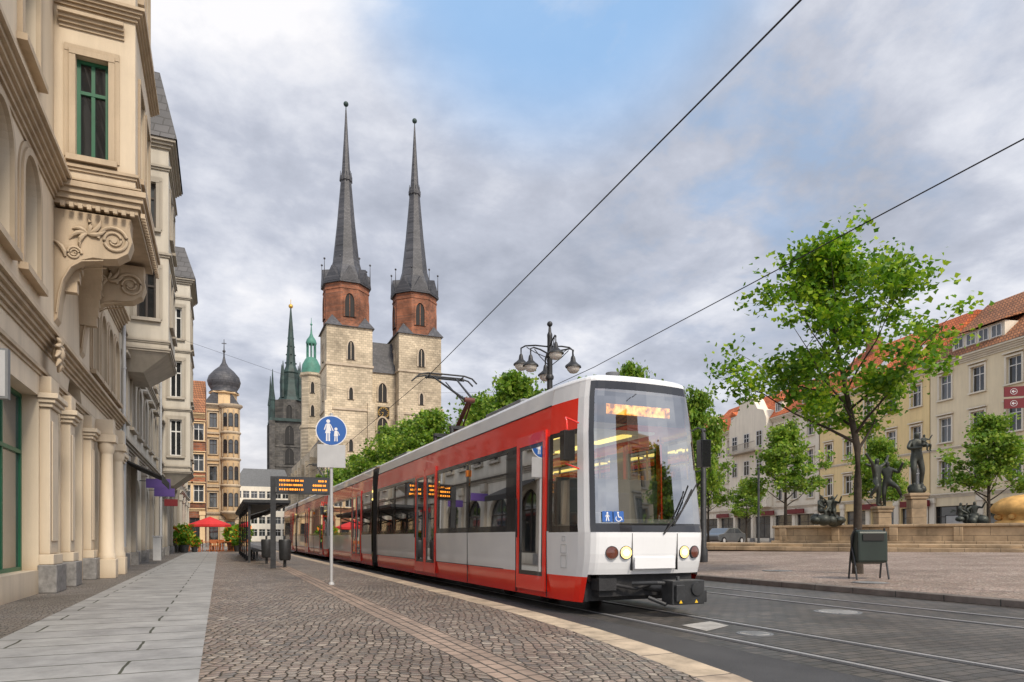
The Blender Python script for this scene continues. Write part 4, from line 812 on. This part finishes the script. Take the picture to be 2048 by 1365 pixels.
mb=MB(); mb.lathe(0,0,[(.1,0),(.1,.4),(.07,.5),(.06,4.5),(.03,4.6)],10); mb.ball((0,0,4.6),.08); mb.obj('post',[M['steel']],loc=(28,30,.5),label='slim dark metal post near the row of houses',category='post')
# ---------------------------------------------------------------- pedestrian sign
SG=thing('pedestrian_sign','round blue footpath sign with adult and child above a grey plate','sign',(2.33,15.9,.12),-.12)
mb=MB(); mb.tube([(0,0,0),(0,0,3.9)],.038,10); mb.lathe(0,0,[(.07,0),(.07,.03),(.05,.06)],10); mb.obj('pole',[M['lgrey']],SG)
mb=MB()
def dsc(r,y,mi,cx=0,cz=0,n=40): mb.face([(cx+r*cos(2*pi*k/n),y,cz+r*sin(2*pi*k/n)) for k in range(n)],mi)
mb.tube([(0,-.045,0),(0,-.055,0)],.345,40,1,sm=False); dsc(.325,-.058,0)
def poly(p,y=-.061): mb.face([(x,y,z) for x,z in p],1)
dsc(.042,-.061,1,-.07,.21,16); poly([(-.10,.16),(-.04,.16),(-.0,.0),(-.03,-.02),(-.015,-.06),(-.14,-.06),(-.115,.02)]); poly([(-.115,-.058),(-.085,-.058),(-.085,-.24),(-.12,-.24)]); poly([(-.065,-.058),(-.035,-.058),(-.03,-.24),(-.065,-.24)]); poly([(-.10,.155),(-.125,.14),(-.165,.02),(-.14,.01)]); poly([(-.04,.155),(-.015,.14),(.05,.0),(.03,-.01)],-.0615)
dsc(.034,-.061,1,.1,.04,16); poly([(.07,.0),(.13,.0),(.15,-.12),(.055,-.12)]); poly([(.07,-.118),(.092,-.118),(.088,-.24),(.062,-.24)]); poly([(.11,-.118),(.132,-.118),(.14,-.24),(.114,-.24)]); poly([(.13,-.003),(.15,-.02),(.185,-.1),(.168,-.105)],-.0615)
mb.obj('sign_disc',[M['blue'],M['signw']],SG,loc=(0,0,3.5))
mb=MB(); mb.box(-.31,.31,-.055,-.042,-.26,.26); mb.obj('plate',[M['lgrey']],SG,loc=(0,0,2.92),bevel=.01)
# ---------------------------------------------------------------- stop display
SD=thing('stop_display','black tram stop post with amber departure display board','information display',(1.7,25.1,.12),-.05)
mb=MB(); mb.box(-.09,.09,-.06,.06,0,3.2); mb.obj('pole',[M['steel']],SD)
mb=MB(); mb.box(.1,1.9,-.12,.12,2.6,3.2,0); mb.box(.14,1.86,-.125,-.121,2.64,3.16,1); rnd=random.Random(5)
for r_ in range(3):
    x=.2
    while x<1.8:
        w=rnd.uniform(.02,.05)
        if not (.98<x<1.3 or (r_==2 and 1.3<x<1.5)): mb.box(x,x+w,-.13,-.126,2.72+r_*.155,2.785+r_*.155,2)
        x+=w+rnd.choice((.015,.02,.04))
mb.obj('display_board',[M['steel'],M['black'],M['amber']],SD)
for (x,y) in ((2.15,25.8),(1.75,29.5)):
    mb=MB(); mb.lathe(0,0,[(.17,.25),(.2,.3),(.22,.95),(.2,1.0)],14); mb.tube([(0,.24,0),(0,.24,1.15)],.04,8); mb.lathe(0,0,[(.05,0),(.05,.25)],8); mb.obj('litter_bin',[M['steel']],loc=(x,y,.12),label='small dark round litter bin on the platform',category='litter bin',group='litter bins on the platform')
SH=thing('tram_shelter','long dark framed glass tram shelter on the platform','shelter',(1.1,31,.12))
mb=MB(); mb.box(-.2,1.7,-.2,16,2.55,2.68); mb.box(-.15,1.65,-.1,15.9,2.48,2.55) ; mb.obj('roof',[M['steel']],SH)
for k in range(6):
    mb=MB(); y=.1+k*3.1; mb.box(.0,.1,y,y+.1,0,2.47); mb.tube([(.05,y+.05,2.0),(1.4,y+.05,2.46)],.04,6); mb.obj('post',[M['steel']],SH)
for k in range(5): mb=MB(); mb.box(.03,.05,.3+k*3.1,3.05+k*3.1,.25,2.2); mb.obj('glass_panel',[M['tglass']],SH)
mb=MB(); mb.box(.25,.7,2,14,.42,.48)
for k in range(5): mb.box(.4,.5,2.2+k*2.8,2.3+k*2.8,0,.42)
mb.obj('bench',[M['steel']],SH)
# ---------------------------------------------------------------- terrace
UM=thing('parasol','red canvas parasol over the cafe terrace','parasol',(-.75,60,.12)); mb=MB(); mb.tube([(0,0,0),(0,0,2.7)],.03,8); mb.lathe(0,0,[(.28,0),(.28,.08)],12); mb.obj('pole',[M['wood']],UM)
mb=MB(); n=8; vs=[(0,0,2.75)]+[(1.6*cos(2*pi*k/n),1.6*sin(2*pi*k/n),2.1) for k in range(n)]
for k in range(n): mb.face([vs[0],vs[1+k],vs[1+(k+1)%n]],0); a,b=vs[1+k],vs[1+(k+1)%n]; mb.face([a,b,(b[0],b[1],1.92),(a[0],a[1],1.92)],0)
mb.obj('canopy',[M['umb']],UM)
CHR=thing('cafe_chair','orange brown wooden folding chair on the terrace','chair',(-1.6,56,.12),0,'cafe chairs'); mb=MB(); mb.box(-.22,.22,-.2,.2,.43,.46); mb.obj('seat',[M['wood']],CHR)
mb=MB(); mb.box(-.22,.22,.18,.21,.62,.9); mb.obj('backrest',[M['wood']],CHR)
for x in (-.2,.2):
    for y,h in ((-.18,.43),(.19,.62)): mb=MB(); mb.box(x-.02,x+.02,y-.015,y+.015,0,h); mb.obj('leg',[M['wood']],CHR)
TBL=thing('cafe_table','orange brown wooden cafe table on the terrace','table',(-1.1,56,.12),0,'cafe tables'); mb=MB(); mb.box(-.45,.45,-.35,.35,.71,.75); mb.obj('table_top',[M['wood']],TBL)
for x in (-.38,.38):
    mb=MB(); mb.box(x-.03,x+.03,-.3,.3,0,.04); mb.box(x-.025,x+.025,-.03,.03,.04,.71); mb.obj('leg',[M['wood']],TBL)
for i,(x,y) in enumerate(((-1.0,57.5),(.2,56.5),(.5,58),(-.2,59),(-2,58))): clone(TBL,(x,y,.12),i*.3)
for i,(x,y) in enumerate(((-.5,56),(-2,57),(-.3,57.4),(.8,56.6),(-.4,56.4),(1,58),(0,57.9),(-1.5,57.6))): clone(CHR,(x,y,.12),i*1.7)
def bush(x,y,s,seed,z=.12):
    rng=np.random.RandomState(seed); T=thing('potted_shrub','green shrub in a dark planter by the cafe terrace','plant',(x,y,z),0,'potted shrubs'); mb=MB(); mb.lathe(0,0,[(.2*s,0),(.28*s,.45*s),(.3*s,.5*s)],12); mb.obj('planter',[M['steel']],T)
    mb=MB()
    for k in range(420):
        d=rng.normal(0,1,3); d/=np.linalg.norm(d); c=np.array([0,0,.95*s])+d*rng.uniform(.2,.55)*s*np.array([1,1,1.1]); a=rng.normal(0,.09,3)*s; b=rng.normal(0,.09,3)*s; mb.face([c-a,c+b,c+a],1 if rng.random()<.12 else 0)
    mb.obj('foliage',[M['leaf'],M['orange']],T)
for i,(x,y,s) in enumerate(((-2.3,53,1.1),(-2.4,54.6,1.4),(1.5,58,1.3),(1.7,60,1.5),(.9,62.5,1.4),(-1.7,54.6,.8),(1.2,55.8,.9))): bush(x,y,s,i+40)
# ---------------------------------------------------------------- plaza furniture
BN=thing('litter_bin','dark green metal litter bin tilted on legs on the cobbled square','litter bin',(14.7,12.0,pz(14.7)),-.45)
mb=MB(); mb.prism([(-.22,.42),(.20,.36),(.27,1.05),(.1,1.22),(-.2,1.18)],'x',-.36,.36); mb.obj('body',[pm('dark_green_metal',(.018,.03,.024),.45,var=.2)],BN,bevel=.05)
mb=MB(); mb.prism([(-.235,.95),(-.225,.95),(-.215,1.12),(-.225,1.12)],'x',-.25,.25); mb.obj('opening',[M['dark']],BN)
for s in (-.38,.38): mb=MB(); mb.tube([(s,.25,0),(s,.15,.6),(s,.02,1.1),(s*.9,-.05,1.25)],.025,6); mb.tube([(s,-.2,0),(s,-.05,.5),(s,.1,.8)],.025,6); mb.obj('leg',[M['steel']],BN)
DS=thing('direction_sign','two dark red direction boards with white arrows on a post','sign',(14.15,7.35,pz(14)),-.75)
mb=MB(); mb.tube([(0,0,0),(0,0,4.6)],.045,10); mb.obj('pole',[M['grey']],DS)
for z in (3.74,3.52):
    mb=MB(); mb.prism([(-1.05,-.09),(-.04,-.09),(-.04,.09),(-1.05,.09)],'y',-.03,-.005,0)
    for k in range(16):
        t0,t1=2*pi*k/16,2*pi*(k+1)/16; mb.face([(-.9+R*cos(q),-.034,R*sin(q)) for R,q in ((.05,t0),(.05,t1),(.056,t1),(.056,t0))],1)
    mb.face([(-.935,-.034,0),(-.905,-.034,-.028),(-.895,-.034,-.022),(-.92,-.034,0),(-.895,-.034,.022),(-.905,-.034,.028)],1); mb.face([(-.925,-.0345,-.006),(-.865,-.0345,-.006),(-.865,-.0345,.006),(-.925,-.0345,.006)],1)
    mb.obj('direction_board',[M['signr'],M['signw']],DS,loc=(0,0,z))
# fountain
mb=MB(); mb.box(-12,16,-3.6,3.6,0,.22); mb.box(-11.2,16,-3,3,.22,.38); mb.obj('fountain_platform',[M['sand']],loc=(31.5,25,.5),rot=(0,0,-1.15),bevel=.03,label='long low stepped sandstone platform around the fountain',category='platform')
FN=thing('fountain_basin','sandstone fountain basin wall with moulded rim','fountain',(34.2,23.2,.86),-1.15); mb=MB(); mb.box(-8.2,14,-2.0,-1.6,0,.85); mb.box(-8.2,-7.8,-1.6,2,0,.85); mb.box(-7.8,14,1.6,2,0,.85); mb.box(-8.3,14,-2.1,-1.55,.85,1.0); mb.box(-8.35,14,-2.12,-2.0,0,.15)
for k in range(8): mb.box(-7.9+k*2.8,-7.5+k*2.8,-2.09,-2.0,.15,.85)
mb.obj('basin_wall',[M['sand']],FN,bevel=.03)
mb=MB(); mb.face([(-7.8,-1.6,.6),(14,-1.6,.6),(14,1.6,.6),(-7.8,1.6,.6)]); mb.obj('water',[M['win']],FN)
def skin(name,verts,edges,rad,par,mat,loc,scale=1,rz=0,sub=2):
    me=bpy.data.meshes.new(name); me.from_pydata([tuple(c*scale for c in v) for v in verts],edges,[]); me.materials.append(mat)
    bm=bmesh.new(); bm.from_mesh(me); bm.verts.layers.skin.verify(); bm.to_mesh(me); bm.free()
    o=mk(name,me,par,loc,(0,0,rz)); m=o.modifiers.new('skin','SKIN')
    for i,r in enumerate(rad): me.skin_vertices[0].data[i].radius=(r*scale,r*scale)
    me.skin_vertices[0].data[0].use_root=True; m.use_smooth_shade=True
    s=o.modifiers.new('sub','SUBSURF'); s.levels=sub; s.render_levels=sub; return o
def figure(par,mat,loc,h,rz,pose):
    V=[(0,0,.52),(0,0,.6),(0,0,.73),(0,0,.83),(0,-.01,.89),(0,-.01,.965)]; Rr=[.085,.075,.095,.036,.052,.045]; E=[(0,1),(1,2),(2,3),(3,4),(4,5)]
    for s,(el,ha) in zip((-1,1),pose['arms']):
        b=len(V); V+=[(s*.1,0,.78),el,ha,(ha[0]+(ha[0]-el[0])*.3,ha[1]+(ha[1]-el[1])*.3,ha[2]+(ha[2]-el[2])*.3)]; Rr+=[.045,.034,.024,.026]; E+=[(2,b),(b,b+1),(b+1,b+2),(b+2,b+3)]
    for s,(kn,an) in zip((-1,1),pose['legs']):
        b=len(V); V+=[(s*.05,0,.48),kn,an,(an[0],an[1]-.07,an[2]-.025)]; Rr+=[.068,.048,.03,.026]; E+=[(0,b),(b,b+1),(b+1,b+2),(b+2,b+3)]
    return skin('figure',V,E,Rr,par,mat,loc,h,rz)
def pedestal(T,w,h,mat='sand'):
    mb=MB(); mb.box(-w*.65,w*.65,-w*.65,w*.65,0,.25); mb.box(-w/2,w/2,-w/2,w/2,.25,h-.3); mb.box(-w*.58,w*.58,-w*.58,w*.58,h-.3,h-.15); mb.box(-w*.66,w*.66,-w*.66,w*.66,h-.15,h); mb.obj('pedestal',[M[mat]],T,bevel=.03)
sit=dict(arms=[((-.2,-.1,.68),(-.14,-.22,.6)),((.22,-.05,.74),(.3,-.1,.9))],legs=[((-.1,-.24,.5),(-.08,-.22,.26)),((.12,-.22,.52),(.16,-.14,.28))])
dance=dict(arms=[((-.2,-.05,.86),(-.34,-.05,1.0)),((.2,-.05,.86),(.3,-.02,1.0))],legs=[((-.16,-.16,.38),(-.2,.0,.16)),((.06,0,.26),(.06,.03,.0))])
dance2=dict(arms=[((-.2,-.05,.82),(-.36,-.1,.9)),((.22,-.05,.7),(.3,-.12,.86))],legs=[((-.06,-.05,.26),(-.06,.03,.0)),((.2,-.1,.4),(.26,.05,.2))])
S1=thing('bronze_statue','dark bronze standing figure holding a child on a tall sandstone pedestal','statue',(32.8,24.0,.9),-.6)
pedestal(S1,.72,2.55); figure(S1,M['bronze'],(0,0,2.95),2.85,0,dict(arms=[((-.16,-.06,.66),(-.02,-.16,.66)),((.17,-.07,.70),(.12,-.18,.70))],legs=[((-.07,-.08,.28),(-.05,0,.03)),((.09,-.02,.28),(.09,.03,.03))]))
figure(S1,M['bronze'],(.2,-.42,4.35),1.2,.5,sit)
mb=MB(); mb.lathe(0,0,[(.36,2.55),(.42,2.7),(.3,2.85),(.26,3.0)],10); mb.ball((.2,-.15,2.75),.22,n=8); mb.ball((-.15,.15,2.8),.24,n=8); mb.obj('base',[M['bronze']],S1)
S2=thing('bronze_statue','dark bronze group of two dancing figures on a sandstone pedestal','statue',(31.65,25.05,.9),-.5)
pedestal(S2,.65,1.9); figure(S2,M['bronze'],(-.28,0,2.0),2.5,.5,dance); figure(S2,M['bronze'],(.3,.1,1.95),2.4,-.6,dance2)
def rocks(T,s,seed):
    rng=random.Random(seed); mb=MB()
    for k in range(9):
        x,y=rng.uniform(-.5,.5)*s,rng.uniform(-.3,.3)*s; mb.ball((x,y,.12*s+rng.uniform(0,.12)*s),rng.uniform(.14,.24)*s,n=9,sz=rng.uniform(.6,1))
    mb.obj('base',[M['bronze']],T)
G1=thing('bronze_sculpture','dark bronze seated figure group on rocks at the fountain rim','statue',(29.5,26.6,1.84),-.6); rocks(G1,1.5,2)
figure(G1,M['bronze'],(-.3,0,-.15),1.8,.6,sit); figure(G1,M['bronze'],(.3,.1,-.1),1.7,-.7,sit); figure(G1,M['bronze'],(.05,-.1,.25),1.3,.1,dance)
G2=thing('bronze_sculpture','dark bronze reclining figures beside the fountain basin','statue',(35.2,23.0,1.84),-.6); rocks(G2,1.3,5)
figure(G2,M['bronze'],(-.3,0,-.3),1.5,.9,sit); figure(G2,M['bronze'],(.35,0,-.25),1.5,-.5,sit)
GD=MB(); GD.lathe(0,0,[(1.35,0),(1.4,.25),(1.2,.35),(1.25,.6),(1.55,.75),(1.6,.95),(1.45,1.2),(1.1,1.45),(.6,1.6),(.05,1.66)],28)
for k in range(10):
    t=k*pi/5; GD.ball((1.3*cos(t),1.3*sin(t),.5),.16,n=8)
GD.obj('fountain_dome',[M['sandr']],loc=(38.1,21.8,1.75),label='golden sandstone domed bowl rising from the fountain basin',category='fountain')
mb=MB(); mb.box(-.9,.9,-.04,.04,.9,1.9,0); mb.box(-.85,.85,-.046,-.041,.95,1.85,1); mb.box(-.8,-.72,-.03,.03,0,.9,2); mb.box(.72,.8,-.03,.03,0,.9,2); mb.obj('notice_board',[M['steel'],M['lgrey'],M['steel']],loc=(39.5,26,.6),rot=(0,0,-1.0),label='grey notice board on two posts by the houses',category='notice board')
def car(loc,rz,col,label):
    T=thing('parked_car',label,'car',loc,rz,'parked cars'); prof=[(-2.1,.35),(-2.15,.7),(-2.0,.85),(-1.2,.95),(-.55,1.38),(.9,1.42),(1.6,1.05),(2.1,.95),(2.15,.4),(1.9,.25),(-1.9,.25)]
    mb=MB(); mb.prism(prof,'y',-.85,.85); mb.obj('body',[col],T,bevel=.08)
    for s in (-1,1):
        mb=MB(); y=s*.858
        mb.face([(-1.05,y,.97),(-.5,y,1.32),(.25,y,1.35),(.25,y,.97)]); mb.face([(.33,y,.97),(.33,y,1.35),(.85,y,1.35),(1.35,y,1.0)]); mb.obj('window',[M['win']],T)
    for x in (-1.35,1.35):
        for y in (-.8,.8): mb=MB(); mb.tube([(x,y-.1,.32),(x,y+.1,.32)],.32,16,0); mb.tube([(x,y-.11,.32),(x,y+.11,.32)],.18,12,1); mb.obj('wheel',[M['rubber'],M['lgrey']],T)
car((40,47,.6),.3,pm('dark_grey_car_paint',(.12,.13,.14),.3,.3,.05,coat=.8),'dark grey parked car in front of the houses')
car((49,40,.6),-1.4,pm('silver_car_paint',(.4,.41,.42),.3,.4,.05,coat=.8),'silver parked car in front of the houses')
# ---------------------------------------------------------------- world
w=bpy.data.worlds.new('World'); S.world=w; w.use_nodes=True; t=w.node_tree; t.nodes.clear()
def m2(op,a,b=None,c=None,clamp=False):
    n=t.nodes.new('ShaderNodeMath'); n.operation=op; n.use_clamp=clamp
    for i,v in enumerate((a,b,c)):
        if v is None: continue
        if hasattr(v,'links'): t.links.new(v,n.inputs[i])
        else: n.inputs[i].default_value=v
    return n.outputs[0]
sd=Vector((.12,-.70,.70)).normalized()
out=t.nodes.new('ShaderNodeOutputWorld'); sky=t.nodes.new('ShaderNodeTexSky'); sky.sky_type='NISHITA'; sky.sun_disc=False; sky.sun_elevation=math.asin(sd.z); sky.sun_rotation=atan2(sd.x,sd.y)
b1=t.nodes.new('ShaderNodeBackground'); b1.inputs[1].default_value=.1; t.links.new(sky.outputs[0],b1.inputs[0])
tc=t.nodes.new('ShaderNodeTexCoord'); sp=t.nodes.new('ShaderNodeSeparateXYZ'); t.links.new(tc.outputs['Generated'],sp.inputs[0])
zc=m2('MAXIMUM',sp.outputs[2],0.0); zz=m2('ADD',zc,.24); cb=t.nodes.new('ShaderNodeCombineXYZ'); t.links.new(m2('DIVIDE',sp.outputs[0],zz),cb.inputs[0]); t.links.new(m2('DIVIDE',sp.outputs[1],zz),cb.inputs[1]); cb.inputs[2].default_value=3.1
n1=N(t,'ShaderNodeTexNoise',Scale=1.7,Detail=9,Roughness=.56,Distortion=.2); t.links.new(cb.outputs[0],n1.inputs['Vector'])
n2=N(t,'ShaderNodeTexNoise',Scale=6.0,Detail=8,Roughness=.58,Distortion=.15); t.links.new(cb.outputs[0],n2.inputs['Vector'])
def dirmask(d,lo,hi):
    v=Vector(d).normalized(); dp=t.nodes.new('ShaderNodeVectorMath'); dp.operation='DOT_PRODUCT'; t.links.new(tc.outputs['Generated'],dp.inputs[0]); dp.inputs[1].default_value=v
    mr=t.nodes.new('ShaderNodeMapRange'); mr.interpolation_type='SMOOTHSTEP'; t.links.new(dp.outputs['Value'],mr.inputs[0]); mr.inputs[1].default_value=lo; mr.inputs[2].default_value=hi; return mr.outputs[0]
wm=dirmask((.137,.853,.503),.94,1.0); dk=dirmask((.2,.95,.28),.95,1.0)
val=m2('ADD',m2('ADD',m2('ADD',m2('MULTIPLY',n1.outputs[0],.72),m2('MULTIPLY',n2.outputs[0],.30)),m2('MULTIPLY',wm,.06)),m2('MULTIPLY',dk,-.04))
cr=ramp(t,[(.38,(.40,.43,.51)),(.48,(.54,.57,.66)),(.56,(.74,.76,.83)),(.65,(.97,.96,.98))]); t.links.new(val,cr.inputs[0])
bm=dirmask((.37,.72,.78),.955,.990); bl=m2('MULTIPLY',bm,m2('MULTIPLY_ADD',n1.outputs[0],-6.0,4.1,True),None,True)
bm2=dirmask((.62,.66,.50),.96,1.0); bl2=m2('MULTIPLY',bm2,m2('MULTIPLY_ADD',n2.outputs[0],-6.0,3.2,True),None,True)
c1=mixc(t,cr.outputs[0],(.30,.52,.84),m2('MAXIMUM',m2('MULTIPLY',bl,.9),m2('MULTIPLY',bl2,.4)))
hz=m2('MULTIPLY_ADD',zc,-5.0,1.0,True); c2=mixc(t,c1,(.95,.89,.83),m2('MULTIPLY',hz,.75))
# sunward clouds behind the viewer, unseen, brightened to add light on the facades
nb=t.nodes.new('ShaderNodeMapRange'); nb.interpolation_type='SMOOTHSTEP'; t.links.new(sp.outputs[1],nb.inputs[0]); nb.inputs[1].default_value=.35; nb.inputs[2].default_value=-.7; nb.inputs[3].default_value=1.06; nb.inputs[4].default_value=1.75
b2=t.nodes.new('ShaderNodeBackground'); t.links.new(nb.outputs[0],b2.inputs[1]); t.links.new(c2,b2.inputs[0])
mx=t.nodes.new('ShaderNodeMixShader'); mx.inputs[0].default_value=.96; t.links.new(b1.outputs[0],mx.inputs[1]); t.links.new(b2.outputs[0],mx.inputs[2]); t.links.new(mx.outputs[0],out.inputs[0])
sl=bpy.data.lights.new('sun','SUN'); sl.energy=3.1; sl.angle=radians(12); sl.color=(1,.88,.72); so=bpy.data.objects.new('sun',sl); COL.objects.link(so)
so.rotation_euler=sd.to_track_quat('Z','Y').to_euler()
# ---------------------------------------------------------------- camera
cam=bpy.data.cameras.new('camera'); cam.lens=24; cam.sensor_width=36; cam.shift_y=.1917; cam.clip_end=6000; cam.clip_start=.05
co=bpy.data.objects.new('camera',cam); COL.objects.link(co); co.location=(0,0,1.2); co.rotation_euler=(radians(90),0,-radians(23.16)); S.camera=co
S.view_settings.view_transform='Standard'; S.view_settings.look='None'; S.view_settings.exposure=0
